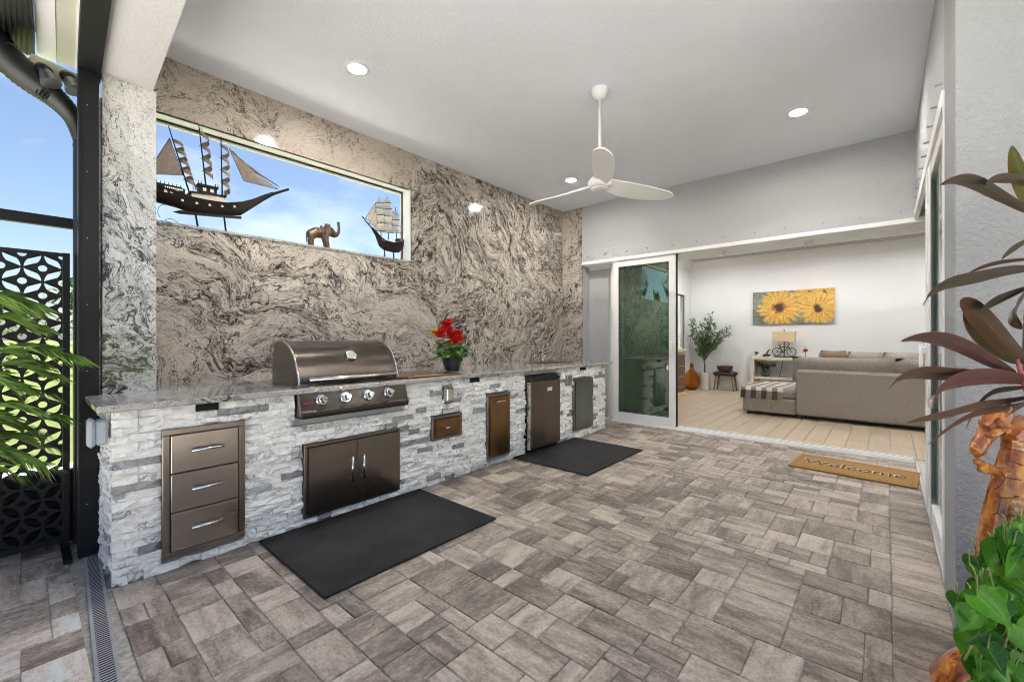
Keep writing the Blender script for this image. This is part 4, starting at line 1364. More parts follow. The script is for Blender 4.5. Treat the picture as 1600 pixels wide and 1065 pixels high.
# ------------------------------------------------------------------ ceiling fan and lights
fan = thing('ceiling_fan', 'white three blade ceiling fan hanging on a long downrod', 'ceiling fan', (-1.803, 3.18, ZC))
fx, fy = -1.803, 3.18
t = MB(); t.lathe([(.070, ZC), (.070, ZC - .012), (.064, ZC - .045), (.046, ZC - .075), (.024, ZC - .088), (.016, ZC - .088)], (fx, fy, 0), 28); t.build('canopy', 'fan_white', fan, 50)
t = MB(); t.tube([(fx, fy, ZC - .07), (fx, fy, 2.60)], .0135, 14); t.build('downrod', 'fan_white', fan, True)
t = MB(); t.lathe([(.0, 2.655), (.028, 2.65), (.034, 2.60), (.075, 2.585), (.095, 2.56), (.098, 2.53), (.086, 2.508), (.075, 2.505)], (fx, fy, 0), 32); hub = t.build('motor_housing', 'fan_white', fan, 50)
t = MB(); t.lathe([(.074, 2.504), (.074, 2.498), (.06, 2.490), (0, 2.487)], (fx, fy, 0), 28); t.build('lens', 'interior_white', fan, True)
a0 = math.atan2(-fy, -fx) + R(1.0)
for k in range(3):
    a = a0 + k * 2 * PI / 3
    ca, sa = math.cos(a), math.sin(a)
    def bl_(u, v, off=0.0):
        r_ = .055 + .69 * v
        w = .042 + .040 * math.sin(PI * min(1, v * .85 + .04)) - (.040 * max(0, (v - .86) / .14) ** 2.4)
        y_ = (u - .5) * 2 * w + .018 * math.sin(PI * v)
        tw = R(20) * (1 - v) + R(10)
        z_ = 2.545 - .03 * v + (-(y_) * math.tan(tw)) - .03 * math.sin(PI * v * .9) * 0 + off - .35 * y_ * y_
        return (fx + ca * r_ - sa * y_, fy + sa * r_ + ca * y_, z_)
    t = MB(); t.grid(lambda u, v: bl_(u, v, .005), 8, 18, uv=False); t.grid(lambda u, v: bl_(u, v, -.005), 8, 18, uv=False)
    n1, n2 = 9, 19
    rim = [i * 19 for i in range(9)] + [8 * 19 + j for j in range(1, 19)] + [i * 19 + 18 for i in range(7, -1, -1)] + [j for j in range(17, 0, -1)]
    N_ = 9 * 19
    for i in range(len(rim)):
        p, q = rim[i], rim[(i + 1) % len(rim)]
        t.f.append([p, q, q + N_, p + N_])
    t.build('blade', 'fan_white', fan, 50)
    t = MB(); t.lathe([(.013, 0), (.013, .014), (0, .016)], (fx + ca * .10 - sa * .03, fy + sa * .10 + ca * .03, 2.548), 10); t.build('blade_screw', 'copper_lid', fan, True)
def downlight(x, y, z, label, glow='lamp_glow', r=.060, group='recessed patio ceiling lights'):
    d = thing('downlight', label, 'ceiling light', (x, y, z), group)
    t = MB(); t.lathe([(r + .032, z - .0005), (r + .030, z - .007), (r + .004, z - .010), (r, z - .004)], (x, y, 0), 32); t.build('trim_ring', 'fan_white', d, True)
    t = MB(); t.lathe([(r, z - .005), (0, z - .005)], (x, y, 0), 32); t.build('lens', glow, d)
downlight(-3.073, 1.697, ZC, 'lit recessed ceiling light above the ship model window')
downlight(-.605, 4.699, ZC, 'lit recessed ceiling light above the doormat end of the patio')
downlight(-3.12, 4.748, ZC, 'lit recessed ceiling light behind the fan near the granite corner')
downlight(-.605, 1.70, ZC, 'lit recessed ceiling light out over the middle of the open patio edge')
for x, y in ((-3.0, 9.75), (-1.55, 9.75), (-.1, 9.75), (1.4, 9.75), (-.8, 7.4), (1.4, 7.4), (2.2, 4.6), (3.2, 8.6)):
    downlight(x, y, 3.15, 'lit recessed light in the living room ceiling, hidden behind the opening header', 'lamp_glow_in', .06, 'living room ceiling lights')
# ------------------------------------------------------------------ things in the window opening
SXW = -4.11
def hull_mesh(st, n=6):
    """stations (y, keel z, deck z, half width): rounded sections lofted along y."""
    mb = MB(); rings = []
    for y_, zb, zt, w in st:
        ring = []
        for k in range(2 * n + 1):
            a = -1 + k / n
            f = abs(a)
            xx = w * math.copysign(min(1, f * 1.0) ** .75, a)
            zz = zb + (zt - zb) * f ** 1.8
            ring.append((SXW + xx, y_, zz))
        rings.append(ring)
    m = 2 * n + 1
    v = [p for r_ in rings for p in r_]
    f = [(i * m + k, i * m + k + 1, (i + 1) * m + k + 1, (i + 1) * m + k) for i in range(len(st) - 1) for k in range(m - 1)]
    f += [(i * m, (i + 1) * m, (i + 1) * m + m - 1, i * m + m - 1) for i in range(len(st) - 1)]
    f += [list(range(m)), [(len(st) - 1) * m + k for k in range(m)][::-1]]
    return mb.add(v, f)
sh = thing('model_ship', 'large dark wooden model ship with furled spiral sails standing in the window', 'model ship', (SXW, 1.0, WZ0))
hull = hull_mesh([(.56, 2.30, 2.36, .05), (.66, 2.262, 2.37, .06), (.776, 2.25, 2.365, .066), (.84, 2.236, 2.345, .068), (.95, 2.243, 2.342, .068), (1.09, 2.26, 2.352, .066), (1.209, 2.283, 2.392, .052), (1.287, 2.355, 2.435, .032), (1.394, 2.455, 2.508, .018), (1.46, 2.51, 2.548, .011)]).build('hull', 'ship_wood', sh, 30)
box('stern_castle', 'ship_dark', hull, SXW - .055, SXW + .057, .57, .818, 2.330, 2.392)
t = MB()
for k in range(9):
    t.box(SXW + .0575, SXW + .0585, .695 + k * .0125, .703 + k * .0125, 2.374, 2.385)
t.build('name_marks', 'label_white', hull)
box('stern_rail', 'ship_dark', hull, SXW - .05, SXW + .05, .575, .80, 2.3925, 2.402)
t = MB(); t.prism([(.755, 2.216), (.80, 2.210), (1.215, 2.257), (1.212, 2.275), (.797, 2.234)], SXW - .014, SXW + .014, 'x'); t.build('keel', 'ship_dark', sh)
t = MB(); t.tube([(SXW, 1.38, 2.478), (SXW, 1.50, 2.552), (SXW, 1.597, 2.607)], [.016, .012, .010], 10); t.build('bowsprit', 'ship_dark', sh, True)
t = MB(); t.box(SXW - .045, SXW + .045, .862, 1.088, 2.345, 2.392); t.build('cabin', 'ivory', sh)
t = MB(); t.add([(SXW + a, b, c) for a in (-.055, .058) for b, c in ((.850, 2.376), (1.095, 2.402), (1.095, 2.412), (.850, 2.388))], [(0, 1, 2, 3), (4, 7, 6, 5), (0, 4, 5, 1), (3, 2, 6, 7), (0, 3, 7, 4), (1, 5, 6, 2)])
t.box(SXW - .035, SXW + .04, .914, 1.03, 2.398, 2.452); t.box(SXW - .045, SXW + .05, .902, 1.04, 2.4525, 2.466)
t.build('deck_house', 'ship_dark', sh)
for k in range(2):
    t = MB(); t.box(SXW + .0405, SXW + .0425, .935 + k * .05, .958 + k * .05, 2.415, 2.440); t.build('cabin_window', 'ivory', sh)
for k, (yy, zz) in enumerate(((.70, 2.325), (.735, 2.33), (.77, 2.335))):
    box('stern_window', 'ivory', sh, SXW + .0572, SXW + .059, yy - .010, yy + .010, zz + .012, zz + .036)
for k, (yy, zz) in enumerate(((.80, 2.30), (.89, 2.30), (.975, 2.305), (1.06, 2.315), (1.15, 2.335))):
    t = MB(); t.lathe([(.0095, 0), (.0095, .003), (.006, .003)], (SXW + .0645 - (.0 if yy < 1.1 else .012), yy, zz), 12, 'x'); t.build('porthole_ring', 'ivory', sh, True)
t = MB()
for k in range(9):
    yy = .60 + k * .024
    t.tube([(SXW + .05, yy, 2.40), (SXW + .05, yy, 2.418)], .0025, 5)
for yy in (.905, .925, 1.02, 1.037):
    t.tube([(SXW + .04, yy, 2.466), (SXW + .04, yy, 2.488)], .003, 5)
for yy in (.87, 1.06, 1.085):
    t.tube([(SXW + .05, yy, 2.39), (SXW + .05, yy, 2.43)], .0025, 5)
t.build('rail_posts', 'ship_dark', sh)
masts = [((.864, 2.36), (.727, 2.862)), ((.966, 2.46), (.905, 2.925)), ((1.078, 2.40), (1.068, 2.900))]
for k, (a, b) in enumerate(masts):
    xo = (.0, .055, .0)[k]
    t = MB(); t.tube([(SXW, a[0], a[1]), (SXW + xo, b[0], b[1])], [.006, .0035], 8); mst = t.build('mast', 'ship_dark', sh, True)
    P0, P1 = Vector((SXW, a[0], a[1])), Vector((SXW + xo, b[0], b[1]))
    t0, t1 = ((.16, .80), (.18, .86), (.10, .86))[k]
    turns = (4.6, 3.4, 3.8)[k]
    N_ = 90
    dirm = (P1 - P0).normalized()
    def spiral(u, v):
        tt = t1 + (t0 - t1) * v
        c = P0.lerp(P1, tt)
        a_ = 2 * PI * turns * v
        rad = .028
        off = Vector((math.sin(a_) * rad, rad * 1.05 + math.cos(a_ + PI) * rad, 0))
        w = .011 + .012 * abs(math.sin(a_ / 2)) * (.7 + .5 * v)
        return c + off + dirm * ((u - .5) * 2 * w)
    t = MB(); t.grid(spiral, 2, N_, uv=False); t.build('spiral_sail', 'ship_cloth', sh, True)
    t = MB()
    for q in range(int(turns) + 1):
        c = P0.lerp(P1, t1 + (t0 - t1) * q / turns)
        t.tube([c + Vector((0, -.014, -.003)), c + Vector((0, .022, .006))], .0025, 5)
    t.build('yard', 'ship_dark', mst)
def sail(poly, m, par, bulge=.012, name='sail'):
    """A triangular or four cornered cloth with a dark hem, slightly filled."""
    P = [Vector((SXW, y_, z_)) for y_, z_ in poly]
    def fn(u, v):
        if len(P) == 3:
            q = P[0].lerp(P[1].lerp(P[2], u), v)
        else:
            q = P[0].lerp(P[1], u).lerp(P[3].lerp(P[2], u), v)
        return q + Vector((bulge * math.sin(PI * u) * math.sin(PI * v), 0, 0))
    t = MB(); t.grid(fn, 6, 6, uv=False); s_ = t.build(name, m, par, True)
    t = MB()
    for i in range(len(P)):
        t.tube([P[i], P[(i + 1) % len(P)]], .0022, 5)
    t.build('hem', 'ship_dark', s_)
sail([(.734, 2.773), (.600, 2.462), (.815, 2.513)], 'ship_cloth', sh)
sail([(1.125, 2.825), (1.234, 2.584), (1.507, 2.583), (1.269, 2.700)], 'ship_cloth', sh, .02, 'jib_sail')
SXW -= .03
sail([(1.158, 2.822), (1.20, 2.74), (1.526, 2.619), (1.255, 2.745)], 'ship_cloth', sh, .015, 'jib_sail')
SXW += .03
for (a, b) in (((.897, 2.226), (.914, WZ0 + .001)), ((1.09, 2.255), (1.105, WZ0 + .001))):
    t = MB(); t.tube([(SXW, a[0], a[1]), (SXW, b[0], b[1])], .007, 8); t.build('stand_leg', 'ship_dark', sh, True)
t = MB(); t.tube(spline([(SXW + .02, .70, 2.135), (SXW + .02, .74, 2.155), (SXW + .02, .77, 2.14), (SXW + .02, .80, 2.118)], 5), .002, 5)
t.tube(spline([(SXW + .05, .76, 2.25), (SXW + .055, .68, 2.24), (SXW + .05, .655, 2.19), (SXW + .05, .67, 2.14)], 5), .0018, 5)
t.build('rigging_cord', 'ship_dark', sh)
t = MB(); t.tube([(SXW + .02, .914, 2.925), (SXW + .02, .93, 2.905), (SXW + .02, .945, 2.87), (SXW + .02, .945, 2.83)], .005, 7); t.build('pale_loop', 'ivory', sh, True)

el = thing('elephant_figurine', 'carved brown wooden elephant with raised trunk standing on the window sill', 'figurine', (-4.1, 1.88, WZ0))
ex = -4.1
Z0 = WZ0 + .012
E_ = lambda y_, z_, x_=0: (ex + x_, y_, z_)
legs = [[(E_(1.795, Z0 + .004, s_), .017), (E_(1.792, 2.17, s_), .020), (E_(1.80, 2.225, s_ * .8), .030)] for s_ in (-.026, .026)] + \
       [[(E_(1.947, Z0 + .004, s_), .016), (E_(1.94, 2.17, s_), .019), (E_(1.925, 2.235, s_ * .8), .028)] for s_ in (-.026, .026)]
blob('body', legs + [
    [(E_(1.795, 2.232), .047), (E_(1.84, 2.255), .052), (E_(1.90, 2.262), .052), (E_(1.94, 2.275), .048)],
    [(E_(1.94, 2.28), .046), (E_(1.975, 2.295), .044), (E_(2.0, 2.28), .036), (E_(2.02, 2.262), .026), (E_(2.045, 2.268), .020), (E_(2.064, 2.295), .0165), (E_(2.07, 2.33), .0145), (E_(2.066, 2.372), .013), (E_(2.064, 2.39), .0155)],
    [(E_(1.99, 2.262), .022), (E_(2.008, 2.246), .010)],
    [(E_(1.758, 2.235), .010), (E_(1.750, 2.19), .006), (E_(1.752, 2.155), .006)]], 'elephant_wood', el, .0045, 3)
for s_ in (-1, 1):
    t = MB()
    t.grid(lambda u, v: E_(1.905 + .055 * u + .02 * v - .01 * math.sin(PI * v), 2.345 - .115 * v * (1 - .35 * u), s_ * (.050 + .014 * math.sin(PI * u))), 6, 8, uv=False)
    t.grid(lambda u, v: E_(1.905 + .055 * u + .02 * v - .01 * math.sin(PI * v), 2.345 - .115 * v * (1 - .35 * u), s_ * (.044 + .010 * math.sin(PI * u))), 6, 8, uv=False)
    t.build('ear', 'elephant_wood', el, True)
    t = MB(); t.lathe([(.0035, 0), (.002, .003), (0, .0035)], E_(1.992, 2.302, s_ * .038 - (.0035 if s_ < 0 else 0)), 8, 'x'); t.build('eye', 'ship_dark', el)

s2 = thing('sailing_ship_model', 'small square rigged sailing ship model at the far end of the window sill', 'model ship', (SXW, 2.65, WZ0))
SXW = -4.10
hull_mesh([(2.43, 2.40, 2.425, .006), (2.475, 2.335, 2.39, .016), (2.52, 2.235, 2.335, .034), (2.58, 2.20, 2.30, .046), (2.68, 2.192, 2.295, .05), (2.76, 2.20, 2.318, .046), (2.812, 2.24, 2.345, .036)]).build('hull', 'ship_wood', s2, 30)
t = MB(); t.tube([(SXW, 2.50, 2.35), (SXW, 2.321, 2.512)], [.008, .006], 8); t.build('bowsprit', 'ship_dark', s2, True)
t = MB()
for k in range(16):
    yy = 2.54 + k * .018
    zz = 2.312 - .012 * math.sin(PI * k / 15) + (.02 if k > 11 else 0)
    for s_ in (-.036, .038):
        t.tube([(SXW + s_, yy, zz - .02), (SXW + s_, yy, zz + .018)], .0022, 5)
t.build('rail_posts', 'ivory', s2)
box('stern_cabin', 'ship_dark', s2, SXW - .034, SXW + .034, 2.74, 2.81, 2.30, 2.352)
for k, (my, zt, rows_) in enumerate(((2.535, 2.757, ((2.40, .058), (2.49, .054), (2.575, .048), (2.645, .040), (2.70, .03))), (2.625, 2.803, ((2.40, .060), (2.49, .058), (2.58, .052), (2.66, .044), (2.725, .034))), (2.73, 2.70, ((2.42, .05), (2.49, .046), (2.56, .04), (2.62, .032))))):
    t = MB(); t.tube([(SXW, my + .01, 2.28), (SXW, my - .008, zt)], [.005, .003], 7); mst = t.build('mast', 'ship_dark', s2, True)
    for i, (zz, hw_) in enumerate(rows_):
        hgt = (rows_[i + 1][0] - zz if i + 1 < len(rows_) else .05) - .014
        dirv = Vector((.62, .78, 0))
        c = Vector((SXW, my - .01, zz))
        t = MB(); t.tube([c - dirv * (hw_ + .012), c + dirv * (hw_ + .012)], .0035, 6); t.build('yard', 'ship_dark', mst)
        nrm = Vector((.78, -.62, 0))
        t = MB(); t.grid(lambda u, v: c + dirv * ((u - .5) * 2 * hw_ * (1 - .16 * v)) + Vector((0, 0, .004 + hgt * v)) + nrm * (.026 * math.sin(PI * (.15 + .75 * v))), 5, 6, uv=False)
        t.build('square_sail', 'ship_cloth_pale', s2, True)
sail([(2.475, 2.69), (2.355, 2.50), (2.465, 2.475)], 'ship_cloth_pale', s2, .012, 'jib_sail')
sail([(2.49, 2.62), (2.40, 2.455), (2.50, 2.44)], 'ship_cloth_pale', s2, .012, 'jib_sail')
for yy in (2.585, 2.70):
    t = MB(); t.lathe([(.026, WZ0 + .0005), (.024, WZ0 + .006), (.008, WZ0 + .02), (.007, 2.205)], (SXW, yy, 0), 10); t.build('stand_leg', 'ship_dark', s2, True)

# ------------------------------------------------------------------ carved statue
stt = thing('carved_statue', 'glossy carved wooden dragon statue with curled snout standing by the corner wall', 'statue', (.30, 2.19, 0))
D0 = 1.45
def S(u, v, r, dd=0.0):
    return (pt(u, v, D0 + dd), r / FPX * (D0 + dd))
blob('body', [
    [S(1566, 1085, 40), S(1560, 1020, 36), S(1558, 950, 33), S(1563, 880, 30), S(1568, 820, 27), S(1576, 775, 25), S(1585, 735, 22.5), S(1591, 705, 20), S(1589, 680, 18), S(1578, 664, 18), S(1563, 664, 16, -.01), S(1548, 669, 14, -.015)],
    [S(1548, 669, 14, -.015), S(1539, 681, 12, -.02), S(1531, 693, 11, -.02), S(1527, 703, 10, -.02)],
    [S(1522, 700, 5, -.03), S(1535, 706, 5, -.03)],
    [S(1562, 738, 9), S(1548, 732, 7, -.01), S(1535, 725, 6, -.015), S(1527, 721, 6, -.02)],
    [S(1532, 733, 5, -.02), S(1545, 735, 6, -.01)],
    [S(1575, 652, 8, -.03), S(1577, 640, 6, -.035), S(1577, 634, 5, -.04)],
    [S(1592, 655, 8), S(1600, 660, 7), S(1607, 656, 4)],
    [S(1538, 660, 8, -.03), S(1545, 650, 8, -.03), S(1556, 645, 7, -.03), S(1566, 646, 6, -.03)],
    [S(1548, 678, 6, -.05), S(1560, 674, 6, -.055), S(1575, 672, 5, -.05)],
    [S(1590, 790, 20, .03), S(1604, 812, 20, .04), S(1612, 850, 22, .05), S(1605, 900, 24, .03)],
    [S(1535, 985, 16, -.03), S(1548, 1010, 18, -.03), S(1562, 1035, 16, -.03)]], 'carved_wood', stt, .0042, 3)
t = MB(); q = pt(1567, 674, D0 - .085)
dv = Vector((SX, -CX, 0)) * 1.0
for (u, v) in ((1566, 676),):
    c = pt(u, v, D0 - .062)
    t.lathe([(.0085, 0), (.006, .004), (0, .005)], c, 12, 'y')
t.build('eye', 'ship_dark', stt)
groove = MB()
for path in (((1573, 700), (1590, 704), (1607, 708)), ((1567, 718), (1585, 722), (1606, 730)), ((1562, 735), (1570, 746), (1562, 758), (1553, 764)), ((1563, 742), (1580, 747), (1597, 750)), ((1552, 770), (1563, 776), (1558, 800), (1550, 802)), ((1553, 800), (1575, 806), (1590, 806)), ((1555, 776), (1575, 778), (1592, 775))):
    for d in spline([(a, b, 0) for a, b in path], 5)[:-1]:
        pass
    pts_ = spline([(a, b, 0) for a, b in path], 6)
    cen = lambda v_: 1588 + (1566 - 1588) * max(0, min(1, (v_ - 700) / 120))
    rad = lambda v_: 22 + 8 * max(0, min(1, (v_ - 700) / 120))
    groove.tube([pt(p.x, p.y, D0 - math.sqrt(max(.02, 1 - ((p.x - cen(p.y)) / rad(p.y)) ** 2)) * rad(p.y) / FPX * D0 * .985) for p in pts_], .0015, 5)
groove.build('carved_lines', 'groove_brown', stt)
t = MB(); t.lathe([(.17, 0), (.18, .03), (.14, .10), (.09, .16)], (.30, 2.19, 0), 20); t.build('wooden_foot', 'carved_wood', stt, 40)

# ------------------------------------------------------------------ cordyline
cd = thing('cordyline_plant', 'tall cordyline with burgundy strap leaves in a dark pot beside the corner wall', 'potted plant', (.46, 2.37, 0))
t = MB(); t.lathe([(.13, 0), (.17, .32), (.185, .34), (.17, .345), (.16, .31), (0, .31)], (.46, 2.37, 0), 24); t.build('pot', 'pot_navy', cd, 40)
base = Vector((.46, 2.37, .3))
t = MB(); t.tube(spline([base, pt(1632, 760, 1.52), pt(1618, 640, 1.50), pt(1608, 560, 1.49), pt(1614, 430, 1.49), pt(1620, 320, 1.49)], 6), [.016] * 31, 8); t.build('stem', 'bark', cd, True)
t = MB(); t.tube([pt(1589, 560, 1.42), pt(1596, 585, 1.43), pt(1606, 612, 1.46)], [.005, .008, .010], 8); t.build('leaf_stalk', 'stem_pink', cd, True)
leaves = [  # tip first: (u, v, distance) ..., half width in pixels, material
    ([(1581, 228, 1.40), (1590, 256, 1.42), (1602, 292, 1.45), (1612, 330, 1.47)], 13, 'leaf_cordyline_green'),
    ([(1470, 288, 1.15), (1500, 281, 1.22), (1528, 286, 1.29), (1562, 304, 1.37), (1612, 332, 1.46)], 10, 'leaf_cordyline'),
    ([(1539, 291, 1.25), (1548, 283, 1.30), (1572, 279, 1.36), (1610, 286, 1.44), (1625, 330, 1.47)], 8, 'leaf_cordyline'),
    ([(1565, 405, 1.30), (1575, 398, 1.34), (1590, 388, 1.40), (1614, 372, 1.47)], 9, 'leaf_cordyline_green'),
    ([(1443, 478, 1.10), (1456, 460, 1.14), (1490, 443, 1.20), (1535, 434, 1.29), (1580, 424, 1.38), (1615, 420, 1.47)], 11, 'leaf_cordyline'),
    ([(1507, 431, 1.24), (1530, 420, 1.30), (1565, 410, 1.38), (1615, 404, 1.47)], 4, 'leaf_cordyline_red'),
    ([(1503, 467, 1.20), (1520, 480, 1.24), (1545, 507, 1.30), (1575, 540, 1.37), (1604, 565, 1.45)], 16, 'leaf_cordyline'),
    ([(1512, 472, 1.27), (1520, 500, 1.30), (1545, 530, 1.36), (1585, 558, 1.42), (1604, 566, 1.46)], 14, 'leaf_cordyline_green'),
    ([(1528, 492, 1.18), (1545, 480, 1.22), (1570, 468, 1.28), (1604, 452, 1.42)], 11, 'leaf_cordyline'),
    ([(1597, 514, 1.20), (1588, 498, 1.22), (1592, 478, 1.27), (1612, 450, 1.42)], 12, 'leaf_cordyline'),
    ([(1408, 533, 1.02), (1440, 528, 1.08), (1478, 532, 1.15), (1515, 546, 1.24), (1550, 565, 1.32), (1586, 584, 1.42)], 11, 'leaf_cordyline_red'),
    ([(1389, 608, 1.00), (1408, 592, 1.04), (1440, 585, 1.11), (1490, 587, 1.20), (1540, 590, 1.31), (1602, 598, 1.45)], 11, 'leaf_cordyline'),
    ([(1457, 638, 1.06), (1464, 618, 1.10), (1488, 603, 1.16), (1525, 594, 1.24), (1566, 592, 1.34), (1608, 596, 1.46)], 17, 'leaf_cordyline_red'),
    ([(1416, 661, 1.05), (1450, 655, 1.11), (1490, 648, 1.19), (1530, 637, 1.27), (1570, 630, 1.37), (1608, 622, 1.46)], 10, 'leaf_cordyline'),
    ([(1449, 696, 1.12), (1472, 679, 1.17), (1500, 661, 1.24), (1535, 646, 1.32), (1570, 640, 1.39), (1608, 630, 1.46)], 9, 'leaf_cordyline_red'),
    ([(1510, 669, 1.30), (1520, 650, 1.32), (1535, 628, 1.36), (1560, 612, 1.41), (1600, 606, 1.46)], 8, 'leaf_cordyline'),
    ([(1575, 650, 1.30), (1590, 640, 1.33), (1605, 632, 1.38), (1618, 625, 1.45)], 10, 'leaf_cordyline_red'),
    ([(1690, 500, 1.30), (1660, 490, 1.36), (1630, 520, 1.44), (1612, 560, 1.48)], 16, 'leaf_cordyline'),
    ([(1720, 420, 1.30), (1680, 380, 1.36), (1640, 390, 1.44), (1616, 430, 1.48)], 16, 'leaf_cordyline'),
    ([(1700, 640, 1.30), (1670, 610, 1.36), (1640, 600, 1.42), (1612, 605, 1.48)], 16, 'leaf_cordyline_red'),
]
viewn = Vector((SX, -CX, 0))
for pth, w, m in leaves:
    P = spline([pt(*q) for q in pth], 5)
    def wid(v, w=w):
        return w / FPX * 1.32 * (max(.03, math.sin(PI * min(1, v * .86 + .02)) ** .85) if v < .75 else max(.16, math.sin(PI * min(1, v * .86 + .02)) ** .85))
    t_ = (P[-1] - P[0]).normalized()
    sdv = t_.cross(viewn + Vector((0, 0, -.55))).normalized()
    ribbon(P, wid, sdv, .38, 6).build('leaf', m, cd, True)

# ------------------------------------------------------------------ pothos
po = thing('pothos_plant', 'bushy green pothos with heart shaped leaves trailing in front of the carved statue', 'potted plant', (.34, 1.93, 0))
pc = pt(1600, 1000, 1.30); pc.z = 0
t = MB(); t.lathe([(.10, 0), (.13, .15), (.145, .30), (.15, .315), (.138, .32), (.13, .28), (0, .28)], (pc.x + .02, pc.y + .02, 0), 24); t.build('pot', 'pot_navy', po, 40)
def heart(sz, m, droop=.25):
    """A heart shaped leaf: notch at the stalk, pointed drip tip; local x along the leaf."""
    mb = MB()
    def fn(u, v):
        w = (.50 * math.sin(PI * (v * .93 + .07) ** .62)) * (1 - .25 * v) if v < 1 else 0
        k = (u - .5) * 2
        x_ = v - .17 * abs(k) ** 1.2 * max(0, 1 - v * 2.4)
        return (x_ * sz, k * w * sz, (-droop * v * v + .34 * abs(k) ** 1.3 * w * 2 - .05 * math.sin(PI * v) + .02 * math.sin(9 * v) * k) * sz)
    mb.grid(fn, 6, 8)
    me = mb.mesh('leaf'); me.materials.append(M[m]); me.polygons.foreach_set('use_smooth', [True] * len(me.polygons))
    return me
hm = [heart(1, 'leaf_pothos', d) for d in (.12, .28, .45)] + [heart(1, 'leaf_lime', .2)]
rp = random.Random(5)
fol = []
for k in range(200):
    v = 815 + 270 * rp.random() ** .85
    left = 1494 + 42 * abs(math.sin((v - 800) / 61.0)) * rp.random() + (18 if v < 850 else 0)
    lo = {0: 1562, 1: 1542, 2: 1526, 3: 1516, 4: 1520, 5: 1528}[min(5, int((v - 815) / 42))]
    u = lo + (1665 - lo) * rp.random()
    dd = 1.10 + .20 * rp.random() + (.02 if u < 1540 else 0)
    fol.append((u, v, dd))
fol += [(1508, 955, 1.16), (1498, 930, 1.2), (1530, 925, 1.17), (1545, 900, 1.15), (1585, 915, 1.1), (1560, 860, 1.2), (1520, 1005, 1.18), (1530, 1030, 1.17), (1575, 835, 1.15), (1595, 870, 1.1), (1515, 885, 1.25), (1525, 870, 1.27)]
vs = MB()
top = pt(1585, 830, 1.22)
for k, (u, v, dd) in enumerate(fol):
    p = pt(u, v, dd)
    sz = rp.uniform(.032, .082) * (1.0 if u > 1520 else .8)
    m = hm[3] if rp.random() < .05 else rp.choice(hm[:3])
    o = link('leaf', m, None, po)
    out = (p - Vector((pc.x, pc.y, p.z))).normalized() + viewn * .9
    nrm = (out * .55 + Vector((rp.uniform(-.6, .6), rp.uniform(-.6, .6), rp.uniform(-.1, 1.1)))).normalized()
    xd = (Vector((-CX, -SX, 0)) * rp.uniform(-.75, .95) + Vector((0, 0, -.8))).normalized()
    xd = (xd - nrm * xd.dot(nrm)).normalized()
    yd = nrm.cross(xd)
    Mx = Matrix((xd, yd, nrm)).transposed().to_4x4()
    o.matrix_local = Matrix.Translation(p - Vector(ORG[po.name])) @ Mx @ Matrix.Scale(sz, 4)
    root = p + Vector((rp.uniform(-.01, .03), rp.uniform(.03, .08), rp.uniform(.01, .05)))
    vs.tube(spline([p, p.lerp(root, .5) + Vector((0, 0, .02)), root], 3), .0018, 4)
for k in range(5):
    a = pt(rp.uniform(1550, 1640), 815 + rp.uniform(0, 60), 1.24)
    b = pt(rp.uniform(1500, 1640), 960 + rp.uniform(0, 110), 1.16)
    vs.tube(spline([Vector((pc.x + .02, pc.y + .02, .30)), a.lerp(b, .6) + viewn * .03, b], 5), .0028, 5)
vs.build('vines', 'vine_stem', po, True)
# ------------------------------------------------------------------ living room
sf_ = thing('sectional_sofa', 'brown grey sectional sofa with chaise seen from its back', 'sofa', (-.4, 8.4, 0))
Q = [('seat_back', (-1.045, 1.65, 7.85, 8.07, .06, .755, .03)), ('sofa_base', (-1.045, 1.65, 8.075, 8.95, .06, .30, .02)), ('chaise_base', (-1.785, -1.05, 7.86, 9.30, .05, .285, .02)),
     ('chaise_cushion', (-1.78, -1.055, 7.87, 9.30, .29, .435, .04)), ('seat_cushion', (-1.04, .30, 8.08, 8.98, .305, .46, .04)), ('seat_cushion', (.31, 1.64, 8.08, 8.98, .305, .46, .04)),
     ('side_arm', (1.66, 1.90, 7.86, 9.0, .06, .62, .04))]
for nme, (x0, x1, y0, y1, z0, z1, ch) in Q:
    MB().box(x0, x1, y0, y1, z0, z1, ch=ch).build(nme, 'sofa_fabric', sf_)
def cushion(x0, x1, y0, y1, z0, z1, m, par, nme='back_cushion', lean=0.0):
    mb = MB()
    cx_, cy_, cz_ = (x0 + x1) / 2, (y0 + y1) / 2, (z0 + z1) / 2
    hx, hy, hz = (x1 - x0) / 2, (y1 - y0) / 2, (z1 - z0) / 2
    for s_ in (-1, 1):
        mb.grid(lambda u, v: (cx_ + hx * (2 * u - 1), cy_ + s_ * hy * (max(0, 1 - abs(2 * u - 1) ** 5) * max(0, 1 - abs(2 * v - 1) ** 5)) ** .5 + lean * (2 * v - 1), cz_ + hz * (2 * v - 1) * (1 - .05 * abs(math.sin(PI * u)) * (v > .5))), 12, 8, uv=False)
    return mb.build(nme, m, par, True)
cushion(-1.13, .10, 8.06, 8.30, .55, .955, 'sofa_fabric', sf_)
cushion(.11, 1.35, 8.06, 8.30, .55, .955, 'sofa_fabric', sf_)
for xx, yy in ((-1.70, 7.93), (1.5, 7.95), (-1.0, 7.93)):
    box('sofa_foot', 'dark_metal', sf_, xx - .03, xx + .03, yy - .03, yy + .03, 0, .06)
s3 = thing('rear_sofa', 'second brown sofa with loose cushions behind the sectional', 'sofa', (.0, 10.3, 0))
